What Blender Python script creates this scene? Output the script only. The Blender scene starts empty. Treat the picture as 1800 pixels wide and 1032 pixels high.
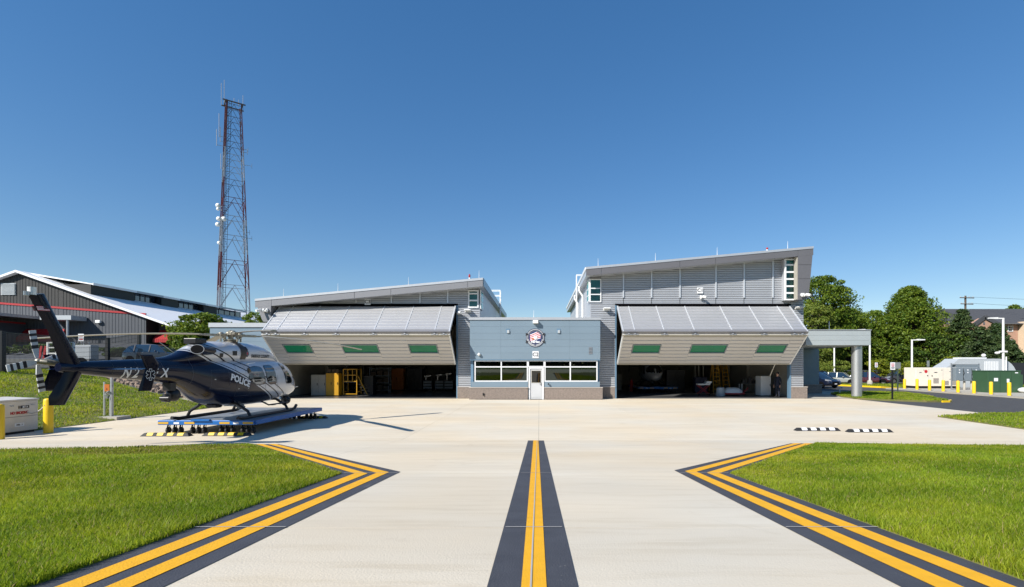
import bpy, bmesh, math, random
import numpy as np
from mathutils import Vector, Matrix
from mathutils.bvhtree import BVHTree

random.seed(7); RNG = np.random.default_rng(7)
C = bpy.context.scene.collection
SC = bpy.context.scene
R = math.radians

# ---------------------------------------------------------------- camera, sky, sun, exposure
FPX, CX, CY, HC = 850.0, 948.0, 642.0, 2.31      # focal length and principal point in photo pixels, eye height
cam = bpy.data.cameras.new('camera')
cam.sensor_fit = 'HORIZONTAL'; cam.sensor_width = 36.0; cam.lens = 36.0 * FPX / 1800
cam.shift_x = -(CX - 900) / 1800; cam.shift_y = (CY - 516) / 1800
cam.clip_start = 0.05; cam.clip_end = 6000
camo = bpy.data.objects.new('camera', cam); C.objects.link(camo)
camo.location = (0, 0, HC); camo.rotation_euler = (R(90), 0, 0); SC.camera = camo

SUN_TO = Vector((-1.1, -1.0, 1.12)).normalized()
ELEV = math.asin(SUN_TO.z); ROT = math.atan2(SUN_TO.x, SUN_TO.y) % (2 * math.pi)
world = bpy.data.worlds.new('World'); SC.world = world; world.use_nodes = True
SKY_SAT, SKY_HUE, SKY_GAMMA, SKY_STRENGTH = 1.54, .507, .68, .132
wn = world.node_tree.nodes; bg = wn['Background']
sky = wn.new('ShaderNodeTexSky'); sky.sky_type = 'NISHITA'; sky.sun_disc = False
sky.sun_elevation = ELEV; sky.sun_rotation = ROT
sky.altitude = 0; sky.air_density = 1.0; sky.dust_density = 0.0; sky.ozone_density = 3.0
hs_ = wn.new('ShaderNodeHueSaturation'); hs_.inputs['Saturation'].default_value = SKY_SAT; hs_.inputs['Hue'].default_value = SKY_HUE
gm_ = wn.new('ShaderNodeGamma'); gm_.inputs[1].default_value = SKY_GAMMA
world.node_tree.links.new(sky.outputs[0], gm_.inputs[0]); world.node_tree.links.new(gm_.outputs[0], hs_.inputs['Color']); world.node_tree.links.new(hs_.outputs[0], bg.inputs[0]); bg.inputs[1].default_value = SKY_STRENGTH
sl = bpy.data.lights.new('sun', 'SUN'); sl.energy = 4.6; sl.angle = R(0.53); sl.color = (1.0, 0.955, 0.88)
so = bpy.data.objects.new('sun', sl); C.objects.link(so)
so.rotation_euler = SUN_TO.to_track_quat('Z', 'Y').to_euler(); so.location = SUN_TO * 60
SC.view_settings.view_transform = 'Standard'; SC.view_settings.look = 'None'
SC.view_settings.gamma = 1.0; SC.view_settings.use_curve_mapping = False
SC.view_settings.exposure = 0.70
SC.render.engine = 'CYCLES'
SC.cycles.max_bounces = 8; SC.cycles.transparent_max_bounces = 12

# ---------------------------------------------------------------- helpers: measuring
def at(px, py, d):
    """photo pixel at distance d -> metres"""
    return Vector(((px - CX) * d / FPX, d, HC + (CY - py) * d / FPX))
SLOPE, VALLEY = 0.0918, 14.87
def H(x, y):
    z = SLOPE * max(0.0, VALLEY - max(y, -4.0))
    if x < -17.7 and y > 10:
        z = max(z, H2(x, y))
    return z
def H2(x, y):
    b = 0.155 * (-17.7 - x)
    p = 2.0 + 0.13 * min(max(y - 38, 0), 25)
    return max(0.0, min(b, p))
def G(px, py):
    """photo pixel on the paving -> (x, y)"""
    k = (py - CY) / FPX
    d = HC / k
    if d < VALLEY:
        d = (HC - SLOPE * VALLEY) / (k - SLOPE)
    return ((px - CX) * d / FPX, d)

# ---------------------------------------------------------------- helpers: objects
def link(name, data, parent=None, loc=(0, 0, 0), rot=(0, 0, 0)):
    o = bpy.data.objects.new(name, data); C.objects.link(o)
    o.location = loc; o.rotation_euler = rot
    if parent is not None: o.parent = parent
    return o
def tag(o, label=None, cat=None, group=None, kind=None):
    if label: o['label'] = label
    if cat: o['category'] = cat
    if group: o['group'] = group
    if kind: o['kind'] = kind
    return o
def thing(name, label, cat, loc=(0, 0, 0), rz=0.0, group=None):
    return tag(link(name, None, None, loc, (0, 0, rz)), label, cat, group)
def copy_tree(o, parent=None):
    c = o.copy(); C.objects.link(c); c.parent = parent
    for ch in list(o.children): copy_tree(ch, c)
    return c

class MB:
    def __init__(s): s.v = []; s.f = []; s.m = []; s.mi = 0
    def add(s, vs, fs):
        b = len(s.v); s.v += [tuple(p) for p in vs]
        s.f += [tuple(i + b for i in f) for f in fs]; s.m += [s.mi] * len(fs); return s
    def box(s, x0, y0, z0, x1, y1, z1):
        if x0 > x1: x0, x1 = x1, x0
        if y0 > y1: y0, y1 = y1, y0
        if z0 > z1: z0, z1 = z1, z0
        return s.add([(x0,y0,z0),(x1,y0,z0),(x1,y1,z0),(x0,y1,z0),(x0,y0,z1),(x1,y0,z1),(x1,y1,z1),(x0,y1,z1)],
                     [(0,3,2,1),(4,5,6,7),(0,1,5,4),(1,2,6,5),(2,3,7,6),(3,0,4,7)])
    def hexa(s, p):
        return s.add(p, [(0,3,2,1),(4,5,6,7),(0,1,5,4),(1,2,6,5),(2,3,7,6),(3,0,4,7)])
    def bar(s, a, b, w, h=None, up=(0,0,1)):
        a, b = Vector(a), Vector(b); h = w if h is None else h
        d = (b - a).normalized(); up = Vector(up)
        if abs(d.dot(up)) > .98: up = Vector((1, 0, 0))
        r = d.cross(up).normalized(); u = r.cross(d)
        r *= w / 2; u *= h / 2
        return s.add([a-r-u, a+r-u, a+r+u, a-r+u, b-r-u, b+r-u, b+r+u, b-r+u],
                     [(0,1,2,3),(7,6,5,4),(0,4,5,1),(1,5,6,2),(2,6,7,3),(3,7,4,0)])
    def tube(s, pts, r, n=8, cap=True):
        pts = [Vector(p) for p in pts]; rr = r if isinstance(r, (list, tuple)) else [r] * len(pts)
        vs = []; fs = []; prev = None
        for i, p in enumerate(pts):
            d = (pts[min(i+1, len(pts)-1)] - pts[max(i-1, 0)]).normalized()
            if prev is None:
                a = Vector((0,0,1)) if abs(d.z) < .9 else Vector((1,0,0))
                u = d.cross(a).normalized()
            else:
                u = (prev - d * prev.dot(d)).normalized()
            prev = u; w = d.cross(u)
            for k in range(n):
                t = 2 * math.pi * k / n
                vs.append(p + (u * math.cos(t) + w * math.sin(t)) * rr[i])
        for i in range(len(pts) - 1):
            for k in range(n):
                k2 = (k + 1) % n
                fs.append((i*n+k, i*n+k2, (i+1)*n+k2, (i+1)*n+k))
        if cap:
            fs.append(tuple(range(n))[::-1]); fs.append(tuple(range((len(pts)-1)*n, len(pts)*n)))
        return s.add(vs, fs)
    def cyl(s, c, r, z0, z1, n=20, r1=None):
        return s.tube([(c[0], c[1], z0), (c[0], c[1], z1)], [r, r if r1 is None else r1], n)
    def lathe(s, prof, c=(0,0,0), axis='Z', n=20):
        vs = []; fs = []
        for (r, h) in prof:
            for k in range(n):
                t = 2*math.pi*k/n; a, b = r*math.cos(t), r*math.sin(t)
                p = {'Z': (a, b, h), 'X': (h, a, b), 'Y': (b, h, a)}[axis]
                vs.append((p[0]+c[0], p[1]+c[1], p[2]+c[2]))
        m = len(prof)
        for i in range(m-1):
            for k in range(n):
                k2 = (k+1) % n; fs.append((i*n+k, i*n+k2, (i+1)*n+k2, (i+1)*n+k))
        fs.append(tuple(range(n))[::-1]); fs.append(tuple(range((m-1)*n, m*n)))
        return s.add(vs, fs)
    def prism(s, poly, a0, a1, axis='Y'):
        """polygon (u,v) extruded: axis Y -> (u,a,v); X -> (a,u,v); Z -> (u,v,a)"""
        n = len(poly)
        f = {'Y': lambda u, v, a: (u, a, v), 'X': lambda u, v, a: (a, u, v), 'Z': lambda u, v, a: (u, v, a)}[axis]
        vs = [f(u, v, a0) for u, v in poly] + [f(u, v, a1) for u, v in poly]
        fs = [tuple(range(n)), tuple(range(n, 2*n))[::-1]] + [(i, i+n, (i+1) % n + n, (i+1) % n) for i in range(n)]
        return s.add(vs, fs)
    def loft(s, rings, cap=True):
        n = len(rings[0]); vs = [p for r in rings for p in r]; fs = []
        for i in range(len(rings)-1):
            for k in range(n):
                k2 = (k+1) % n; fs.append((i*n+k, i*n+k2, (i+1)*n+k2, (i+1)*n+k))
        if cap:
            fs.append(tuple(range(n))[::-1]); fs.append(tuple(range((len(rings)-1)*n, len(rings)*n)))
        return s.add(vs, fs)
    def sphere(s, c, r, n=12, m=8, sz=1.0):
        rings = []
        for i in range(1, m):
            t = math.pi*i/m
            rings.append([(c[0]+r*math.sin(t)*math.cos(2*math.pi*k/n), c[1]+r*math.sin(t)*math.sin(2*math.pi*k/n), c[2]-r*sz*math.cos(t)) for k in range(n)])
        return s.loft(rings)
    def build(s, name, mats, parent=None, smooth=None, loc=(0,0,0), rot=(0,0,0), bevel=None, fix=True):
        me = bpy.data.meshes.new(name); me.from_pydata(s.v, [], s.f)
        if not isinstance(mats, (list, tuple)): mats = [mats]
        for m in mats: me.materials.append(m)
        if len(mats) > 1: me.polygons.foreach_set('material_index', s.m)
        if fix:
            bm = bmesh.new(); bm.from_mesh(me); bmesh.ops.recalc_face_normals(bm, faces=bm.faces); bm.to_mesh(me); bm.free()
        if smooth is not None:
            me.polygons.foreach_set('use_smooth', [True]*len(me.polygons)); me.set_sharp_from_angle(angle=R(smooth))
        me.update()
        o = link(name, me, parent, loc, rot)
        if bevel:
            b = o.modifiers.new('bevel', 'BEVEL'); b.width = bevel; b.segments = 2; b.limit_method = 'ANGLE'; b.angle_limit = R(40)
        return o
def box(name, m, parent, x0, y0, z0, x1, y1, z1, bevel=None):
    return MB().box(x0, y0, z0, x1, y1, z1).build(name, m, parent, bevel=bevel)

def text(body, size, m, parent, name, M, fn=None, bold=0.0, ext=0.004, align='CENTER', sx=1.0, shear=0.0, sub=0):
    """lettering as a thin mesh; M maps the flat (x, y) text plane into parent space; fn may wrap it onto a curved surface"""
    cu = bpy.data.curves.new(name, 'FONT'); cu.body = body; cu.size = size; cu.align_x = align; cu.align_y = 'CENTER'
    cu.offset = bold; cu.extrude = ext; cu.shear = shear; cu.resolution_u = 3
    t = bpy.data.objects.new(name, cu); C.objects.link(t)
    me = bpy.data.meshes.new_from_object(t.evaluated_get(bpy.context.evaluated_depsgraph_get()))
    bpy.data.objects.remove(t); bpy.data.curves.remove(cu)
    if sub:
        bm = bmesh.new(); bm.from_mesh(me)
        bmesh.ops.subdivide_edges(bm, edges=[e for e in bm.edges if e.calc_length() > size * .25], cuts=sub, use_grid_fill=False)
        bmesh.ops.triangulate(bm, faces=bm.faces); bm.to_mesh(me); bm.free()
    for v in me.vertices:
        p = Vector((v.co.x * sx, v.co.y, v.co.z))
        v.co = fn(M @ p) if fn else M @ p
    me.materials.clear(); me.materials.append(m); me.update(); me.name = name
    return link(name, me, parent)
def face_south(x, y, z):
    """text plane standing on a wall that faces the camera"""
    return Matrix(((1,0,0,x),(0,0,-1,y),(0,1,0,z),(0,0,0,1)))

# ---------------------------------------------------------------- materials
def pm(name, col, rough=.5, metal=0.0, var=.10, scale=2.0, bump=0.0, bscale=30.0, coat=0.0, spec=.5, trans=0.0, col2=None, detail=4, stretch=None, rvar=0.0, ior=None, objvar=0.0):
    m = bpy.data.materials.new(name); m.use_nodes = True
    nt = m.node_tree; N = nt.nodes; L = nt.links; b = N['Principled BSDF']
    b.inputs['Roughness'].default_value = rough; b.inputs['Metallic'].default_value = metal
    b.inputs['Specular IOR Level'].default_value = spec; b.inputs['Coat Weight'].default_value = coat
    b.inputs['Coat Roughness'].default_value = .04
    if trans: b.inputs['Transmission Weight'].default_value = trans
    if ior: b.inputs['IOR'].default_value = ior
    c = (*col, 1); c2 = tuple(x * (1 - var) for x in col) if col2 is None else col2
    geo = N.new('ShaderNodeNewGeometry'); vec = geo.outputs['Position']
    if stretch:
        mp = N.new('ShaderNodeMapping'); mp.inputs['Scale'].default_value = stretch; L.new(vec, mp.inputs[0]); vec = mp.outputs[0]
    nz = N.new('ShaderNodeTexNoise'); nz.inputs['Scale'].default_value = scale; nz.inputs['Detail'].default_value = detail; nz.inputs['Roughness'].default_value = .6
    L.new(vec, nz.inputs['Vector'])
    rp = N.new('ShaderNodeValToRGB'); rp.color_ramp.elements[0].position = .32; rp.color_ramp.elements[1].position = .68
    rp.color_ramp.elements[0].color = (*c2, 1) if len(c2) == 3 else c2; rp.color_ramp.elements[1].color = c
    L.new(nz.outputs['Fac'], rp.inputs[0]); out = rp.outputs[0]
    if objvar:
        oi = N.new('ShaderNodeObjectInfo'); mr = N.new('ShaderNodeMapRange'); mr.inputs[3].default_value = 1 - objvar; mr.inputs[4].default_value = 1 + objvar
        L.new(oi.outputs['Random'], mr.inputs[0])
        mx = N.new('ShaderNodeMix'); mx.data_type = 'RGBA'; mx.blend_type = 'MULTIPLY'; mx.inputs[0].default_value = 1
        cb = N.new('ShaderNodeCombineColor')
        for i in range(3): L.new(mr.outputs[0], cb.inputs[i])
        L.new(out, mx.inputs[6]); L.new(cb.outputs[0], mx.inputs[7]); out = mx.outputs[2]
    L.new(out, b.inputs['Base Color'])
    if rvar:
        mr2 = N.new('ShaderNodeMapRange'); mr2.inputs[1].default_value = .3; mr2.inputs[2].default_value = .7
        mr2.inputs[3].default_value = rough - rvar; mr2.inputs[4].default_value = rough + rvar
        L.new(nz.outputs['Fac'], mr2.inputs[0]); L.new(mr2.outputs[0], b.inputs['Roughness'])
    if bump:
        n2 = N.new('ShaderNodeTexNoise'); n2.inputs['Scale'].default_value = bscale; n2.inputs['Detail'].default_value = 3
        L.new(geo.outputs['Position'], n2.inputs['Vector'])
        bp = N.new('ShaderNodeBump'); bp.inputs['Strength'].default_value = bump; bp.inputs['Distance'].default_value = .02
        L.new(n2.outputs['Fac'], bp.inputs['Height']); L.new(bp.outputs[0], b.inputs['Normal'])
    return m

def glass(name, tint, through=.75, rough=.02, f0=1.5):
    """window glass: clear tinted pane with a Fresnel reflection"""
    m = bpy.data.materials.new(name); m.use_nodes = True; nt = m.node_tree; N = nt.nodes; L = nt.links
    N.remove(N['Principled BSDF']); out = N['Material Output']
    tr = N.new('ShaderNodeBsdfTransparent'); tr.inputs[0].default_value = (*[t * through for t in tint], 1)
    gl = N.new('ShaderNodeBsdfGlossy'); gl.inputs['Roughness'].default_value = rough
    gl.inputs[0].default_value = (*[.55 + .45 * min(1, t / max(tint)) for t in tint], 1)
    fr = N.new('ShaderNodeFresnel'); fr.inputs[0].default_value = f0
    nz = N.new('ShaderNodeTexNoise'); nz.inputs['Scale'].default_value = .6; geo = N.new('ShaderNodeNewGeometry'); L.new(geo.outputs['Position'], nz.inputs['Vector'])
    bp = N.new('ShaderNodeBump'); bp.inputs['Strength'].default_value = .02; bp.inputs['Distance'].default_value = .05
    L.new(nz.outputs['Fac'], bp.inputs['Height']); L.new(bp.outputs[0], gl.inputs['Normal'])
    mx = N.new('ShaderNodeMixShader'); L.new(fr.outputs[0], mx.inputs[0]); L.new(tr.outputs[0], mx.inputs[1]); L.new(gl.outputs[0], mx.inputs[2])
    L.new(mx.outputs[0], out.inputs[0]); return m

M = {}
M['silver_siding'] = pm('silver_siding', (.46,.475,.505), .42, .35, var=.07, scale=.7, stretch=(1,1,.3))
M['silver_rib'] = pm('silver_rib', (.62,.64,.67), .35, .4, var=.05)
M['roof_metal'] = pm('roof_metal', (.55,.56,.58), .38, .5, var=.06)
M['fascia_grey'] = pm('fascia_grey', (.235,.235,.25), .42, .3, var=.05, scale=.5)
M['fascia_brown'] = pm('fascia_brown', (.16,.155,.165), .45, .3, var=.05, scale=.5)
M['blue_panel'] = pm('blue_panel', (.215,.285,.345), .36, .25, var=.05, scale=.5, objvar=.02)
M['blue_trim'] = pm('blue_trim', (.13,.23,.33), .4, .2)
M['white_frame'] = pm('white_frame', (.72,.73,.74), .4, .1, var=.04)
M['white_paint'] = pm('white_paint', (.75,.75,.73), .45, 0, var=.08)
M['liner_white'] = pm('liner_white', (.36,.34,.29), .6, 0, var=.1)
M['door_panel'] = pm('door_panel', (.53,.53,.54), .45, .6, var=.05, scale=.6, objvar=.015)
M['black_rubber'] = pm('black_rubber', (.018,.018,.019), .7, 0, var=.3, bump=.2, bscale=60)
M['black_metal'] = pm('black_metal', (.02,.02,.022), .4, .3, var=.2)
M['dark_gap'] = pm('dark_gap', (.006,.006,.007), .9, spec=.1)
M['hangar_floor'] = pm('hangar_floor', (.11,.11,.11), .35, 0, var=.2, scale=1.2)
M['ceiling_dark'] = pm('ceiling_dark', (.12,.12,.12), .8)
M['brick_tan'] = pm('brick_tan', (.30,.245,.21), .85, 0, var=.35, scale=9, bump=.4, bscale=60, objvar=.1)
M['mortar'] = pm('mortar', (.34,.31,.28), .9)
M['stone_cap'] = pm('stone_cap', (.42,.38,.34), .8)
M['glass_teal'] = glass('glass_teal', (.50,.88,.82), .85, .01, 1.6)
M['glass_green'] = glass('glass_green', (.20,.50,.36), .5, .01, 1.7)
M['glass_office'] = glass('glass_office', (.40,.62,.50), .55, .01, 1.9)
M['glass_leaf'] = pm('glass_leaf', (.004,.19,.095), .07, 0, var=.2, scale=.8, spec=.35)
M['lit_backing_teal'] = pm('lit_backing_teal', (.20,.42,.40), .7, 0, var=.4, scale=2.2, stretch=(1,1,.2))  # brightness of an interior seen through tinted glass, put into the colour
M['glass_cabin'] = glass('glass_cabin', (.5,.52,.52), .5, .015, 1.8)
M['glass_car'] = pm('glass_car', (.01,.02,.035), .04, 0, spec=1.0, coat=.5)
M['yellow_paint'] = pm('yellow_paint', (.72,.37,.004), .55, 0, var=.10, scale=5, bump=.1, bscale=60)
M['yellow_bollard'] = pm('yellow_bollard', (.76,.50,.012), .35, 0, var=.08, scale=4)
M['yellow_equip'] = pm('yellow_equip', (.52,.27,.005), .45, 0, var=.1)
M['orange_equip'] = pm('orange_equip', (.45,.12,.01), .5)
M['marking_yellow'] = pm('marking_yellow', (.80,.40,.004), .7, 0, var=.12, scale=7, bump=.25, bscale=90)
M['marking_black'] = pm('marking_black', (.040,.042,.052), .75, 0, col2=(.055,.058,.070), scale=3.5, bump=.3, bscale=90, detail=8)
def worn(m, under, amount):
    nt = m.node_tree; N = nt.nodes; L = nt.links; b = N['Principled BSDF']; src = b.inputs['Base Color'].links[0].from_socket
    geo = N.new('ShaderNodeNewGeometry')
    a = N.new('ShaderNodeTexNoise'); a.inputs['Scale'].default_value = 26; a.inputs['Detail'].default_value = 8; a.inputs['Roughness'].default_value = .75; L.new(geo.outputs['Position'], a.inputs['Vector'])
    c = N.new('ShaderNodeTexNoise'); c.inputs['Scale'].default_value = 1.6; c.inputs['Detail'].default_value = 4; L.new(geo.outputs['Position'], c.inputs['Vector'])
    ad = N.new('ShaderNodeMath'); ad.operation = 'MULTIPLY_ADD'; ad.inputs[1].default_value = .55; L.new(c.outputs['Fac'], ad.inputs[0]); L.new(a.outputs['Fac'], ad.inputs[2])
    mr = N.new('ShaderNodeMapRange'); mr.inputs[1].default_value = .98 - amount; mr.inputs[2].default_value = 1.06 - amount; L.new(ad.outputs[0], mr.inputs[0])
    mx = N.new('ShaderNodeMix'); mx.data_type = 'RGBA'; L.new(mr.outputs[0], mx.inputs[0]); L.new(src, mx.inputs[6]); mx.inputs[7].default_value = (*under, 1)
    L.new(mx.outputs[2], b.inputs['Base Color'])
worn(M['marking_yellow'], (.42,.26,.07), .03); worn(M['marking_black'], (.20,.195,.185), .045)
M['joint_seal'] = pm('joint_seal', (.42,.40,.37), .8)
M['red_paint'] = pm('red_paint', (.36,.012,.016), .5)
M['black_print'] = pm('black_print', (.015,.015,.018), .6)
M['white_print'] = pm('white_print', (.74,.75,.77), .45)
M['red_print'] = pm('red_print', (.5,.02,.03), .55)
M['navy_paint'] = pm('navy_paint', (.003,.005,.017), .18, .0, coat=.06, spec=.18, var=.15)
M['steel'] = pm('steel', (.5,.5,.5), .32, .9, var=.2, scale=8)
M['galvanized'] = pm('galvanized', (.45,.46,.47), .45, .7, var=.15, scale=6)
M['hub_metal'] = pm('hub_metal', (.42,.38,.30), .4, .6, var=.4, scale=14)
M['blade_paint'] = pm('blade_paint', (.33,.30,.23), .4, .1, var=.1)
M['blade_black'] = pm('blade_black', (.03,.03,.032), .4)
M['blue_dolly'] = pm('blue_dolly', (.01,.13,.42), .4, .2, var=.15)
M['deck_grey'] = pm('deck_grey', (.34,.36,.38), .45, .5, var=.15, scale=3)
M['tank_cream'] = pm('tank_cream', (.62,.59,.54), .5, .1, var=.14, scale=2.5)
M['cream_equip'] = pm('cream_equip', (.72,.66,.56), .5, 0, var=.06)
M['grey_equip'] = pm('grey_equip', (.20,.24,.27), .5, .2, var=.08)
M['grey_light'] = pm('grey_light', (.42,.45,.47), .5, .1, var=.06)
M['green_equip'] = pm('green_equip', (.035,.085,.04), .45, 0, var=.08)
M['dark_siding'] = pm('dark_siding', (.024,.023,.022), .6, .1, var=.08)
M['grey_siding'] = pm('grey_siding', (.066,.073,.086), .6, .1, var=.08)
M['brown_siding'] = pm('brown_siding', (.07,.063,.053), .6)
M['white_roof'] = pm('white_roof', (.82,.82,.82), .45, .0, var=.05)
M['tower_red'] = pm('tower_red', (.13,.02,.018), .5, 0, var=.2)
M['tower_white'] = pm('tower_white', (.28,.29,.32), .5, 0, var=.1)
M['tower_dark'] = pm('tower_dark', (.08,.06,.06), .6)
M['shingle'] = pm('shingle', (.062,.064,.072), .9, 0, var=.25, scale=3)
M['pink_brick'] = pm('pink_brick', (.42,.25,.18), .9, 0, var=.15, scale=4)
M['cream_wall'] = pm('cream_wall', (.58,.45,.32), .85, 0, var=.06)
M['bark'] = pm('bark', (.085,.062,.045), .95, 0, var=.4, scale=6, bump=.6, bscale=12)
M['pole_wood'] = pm('pole_wood', (.10,.075,.055), .9, 0, var=.3, scale=5)
M['rock'] = pm('rock', (.27,.20,.15), .95, 0, var=.45, scale=2, bump=.5, bscale=8, objvar=.1)
M['block_grey'] = pm('block_grey', (.13,.135,.14), .9, 0, var=.25, scale=4, bump=.3)
M['skin'] = pm('skin', (.50,.29,.20), .55)
M['uniform'] = pm('uniform', (.012,.016,.035), .8, 0, var=.2)
M['fabric_dark'] = pm('fabric_dark', (.02,.022,.026), .85)
M['light_lens'] = pm('light_lens', (.85,.85,.82), .2, 0, spec=.8)
def concrete(name, lo, hi, ov):
    m = pm(name, hi, .82, 0, col2=lo, scale=.55, detail=8, bump=.18, bscale=70, stretch=(.35,1.25,1), objvar=ov)
    nt = m.node_tree; N = nt.nodes; L = nt.links; b = N['Principled BSDF']; src = b.inputs['Base Color'].links[0].from_socket
    geo = N.new('ShaderNodeNewGeometry')
    n2 = N.new('ShaderNodeTexNoise'); n2.inputs['Scale'].default_value = .22; n2.inputs['Detail'].default_value = 5; L.new(geo.outputs['Position'], n2.inputs['Vector'])
    rp = N.new('ShaderNodeValToRGB'); rp.color_ramp.elements[0].position = .38; rp.color_ramp.elements[1].position = .66
    rp.color_ramp.elements[0].color = (1.02,.955,.85,1); rp.color_ramp.elements[1].color = (.96,.97,.97,1); L.new(n2.outputs['Fac'], rp.inputs[0])
    mp = N.new('ShaderNodeMapping'); mp.inputs['Scale'].default_value = (.5,5,1); L.new(geo.outputs['Position'], mp.inputs[0])
    n3 = N.new('ShaderNodeTexNoise'); n3.inputs['Scale'].default_value = 1.1; n3.inputs['Detail'].default_value = 7; n3.inputs['Roughness'].default_value = .7; L.new(mp.outputs[0], n3.inputs['Vector'])
    r3 = N.new('ShaderNodeValToRGB'); r3.color_ramp.elements[0].position = .30; r3.color_ramp.elements[1].position = .50
    r3.color_ramp.elements[0].color = (.89,.87,.83,1); r3.color_ramp.elements[1].color = (1,1,1,1); L.new(n3.outputs['Fac'], r3.inputs[0])
    n4 = N.new('ShaderNodeTexNoise'); n4.inputs['Scale'].default_value = .75; n4.inputs['Detail'].default_value = 9; n4.inputs['Roughness'].default_value = .72; n4.inputs['Distortion'].default_value = .6; L.new(geo.outputs['Position'], n4.inputs['Vector'])
    r4 = N.new('ShaderNodeValToRGB'); r4.color_ramp.elements[0].position = .60; r4.color_ramp.elements[1].position = .78
    r4.color_ramp.elements[0].color = (1,1,1,1); r4.color_ramp.elements[1].color = (.80,.77,.72,1); L.new(n4.outputs['Fac'], r4.inputs[0])
    for r_ in (rp, r3, r4):
        mx = N.new('ShaderNodeMix'); mx.data_type = 'RGBA'; mx.blend_type = 'MULTIPLY'; mx.inputs[0].default_value = 1
        L.new(src, mx.inputs[6]); L.new(r_.outputs[0], mx.inputs[7]); src = mx.outputs[2]
    L.new(src, b.inputs['Base Color']); return m
M['concrete'] = concrete('concrete', (.56,.50,.405), (.64,.585,.49), .025)
M['concrete_grey'] = concrete('concrete_grey', (.36,.35,.32), (.43,.41,.37), .03)
M['joint_dark'] = pm('joint_dark', (.10,.09,.075), .9)
M['asphalt'] = pm('asphalt', (.062,.060,.060), .85, 0, var=.2, scale=1.5, bump=.5, bscale=50)
M['asphalt_old'] = pm('asphalt_old', (.085,.09,.10), .85, 0, var=.2, scale=.8, bump=.4, bscale=40)
M['soil'] = pm('soil', (.10,.12,.022), .95, 0, col2=(.15,.125,.05), scale=3, bump=.8, bscale=20)
M['lawn'] = pm('lawn', (.11,.17,.016), .9, 0, col2=(.055,.10,.014), scale=1.4, bump=1.0, bscale=14, detail=8)

def leafmat(name, c1, c2, tr=.35, scale=.9):
    m = bpy.data.materials.new(name); m.use_nodes = True; nt = m.node_tree; N = nt.nodes; L = nt.links
    b = N['Principled BSDF']; b.inputs['Roughness'].default_value = .55; b.inputs['Specular IOR Level'].default_value = .3
    geo = N.new('ShaderNodeNewGeometry'); nz = N.new('ShaderNodeTexNoise'); nz.inputs['Scale'].default_value = scale; nz.inputs['Detail'].default_value = 4
    L.new(geo.outputs['Position'], nz.inputs['Vector'])
    ad = N.new('ShaderNodeMath'); ad.operation = 'MULTIPLY_ADD'; ad.inputs[1].default_value = .45; L.new(geo.outputs['Random Per Island'], ad.inputs[0]); 
    sb = N.new('ShaderNodeMath'); sb.operation = 'SUBTRACT'; sb.inputs[1].default_value = .22; L.new(nz.outputs['Fac'], sb.inputs[0]); L.new(sb.outputs[0], ad.inputs[2])
    rp = N.new('ShaderNodeValToRGB'); rp.color_ramp.elements[0].position = .28; rp.color_ramp.elements[1].position = .72
    rp.color_ramp.elements[0].color = (*c1, 1); rp.color_ramp.elements[1].color = (*c2, 1); L.new(ad.outputs[0], rp.inputs[0])
    L.new(rp.outputs[0], b.inputs['Base Color'])
    tl = N.new('ShaderNodeBsdfTranslucent'); 
    hs = N.new('ShaderNodeHueSaturation'); hs.inputs['Value'].default_value = 1.3; hs.inputs['Hue'].default_value = .485; L.new(rp.outputs[0], hs.inputs['Color']); L.new(hs.outputs[0], tl.inputs[0])
    mx = N.new('ShaderNodeMixShader'); mx.inputs[0].default_value = tr
    L.new(b.outputs[0], mx.inputs[1]); L.new(tl.outputs[0], mx.inputs[2]); L.new(mx.outputs[0], N['Material Output'].inputs[0]); return m
M['grass_blade'] = leafmat('grass_blade', (.115,.205,.007), (.35,.43,.028), .50, .8)
def grass_patches(m):
    nt = m.node_tree; N = nt.nodes; L = nt.links
    rp = [n for n in N if n.type == 'VALTORGB'][0]; geo = [n for n in N if n.type == 'NEW_GEOMETRY'][0]
    n2 = N.new('ShaderNodeTexNoise'); n2.inputs['Scale'].default_value = .33; n2.inputs['Detail'].default_value = 5; n2.inputs['Roughness'].default_value = .65
    L.new(geo.outputs['Position'], n2.inputs['Vector'])
    r2 = N.new('ShaderNodeValToRGB'); r2.color_ramp.elements[0].position = .36; r2.color_ramp.elements[1].position = .66
    r2.color_ramp.elements[0].color = (.72,.86,.75,1); r2.color_ramp.elements[1].color = (1.22,1.02,1.1,1); L.new(n2.outputs['Fac'], r2.inputs[0])
    mx = N.new('ShaderNodeMix'); mx.data_type = 'RGBA'; mx.blend_type = 'MULTIPLY'; mx.inputs[0].default_value = 1
    targets = [l.to_socket for l in rp.outputs[0].links]
    L.new(rp.outputs[0], mx.inputs[6]); L.new(r2.outputs[0], mx.inputs[7])
    # a few straw-coloured blades
    r3 = N.new('ShaderNodeMath'); r3.operation = 'GREATER_THAN'; r3.inputs[1].default_value = .95; L.new(geo.outputs['Random Per Island'], r3.inputs[0])
    m3 = N.new('ShaderNodeMix'); m3.data_type = 'RGBA'; L.new(r3.outputs[0], m3.inputs[0]); L.new(mx.outputs[2], m3.inputs[6]); m3.inputs[7].default_value = (.42,.34,.14,1)
    for t in targets: L.new(m3.outputs[2], t)
grass_patches(M['grass_blade'])
M['grass_dry'] = leafmat('grass_dry', (.11,.13,.010), (.32,.30,.045), .35, .9)
M['leaf_dark'] = leafmat('leaf_dark', (.030,.070,.008), (.10,.155,.02), .33)
M['leaf_mid'] = leafmat('leaf_mid', (.050,.108,.009), (.185,.245,.024), .42)
M['leaf_light'] = leafmat('leaf_light', (.08,.135,.014), (.22,.255,.04), .35)
M['leaf_yellow'] = leafmat('leaf_yellow', (.11,.16,.008), (.23,.25,.016), .35)
M['leaf_conifer'] = leafmat('leaf_conifer', (.022,.050,.014), (.075,.11,.032), .22)
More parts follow.
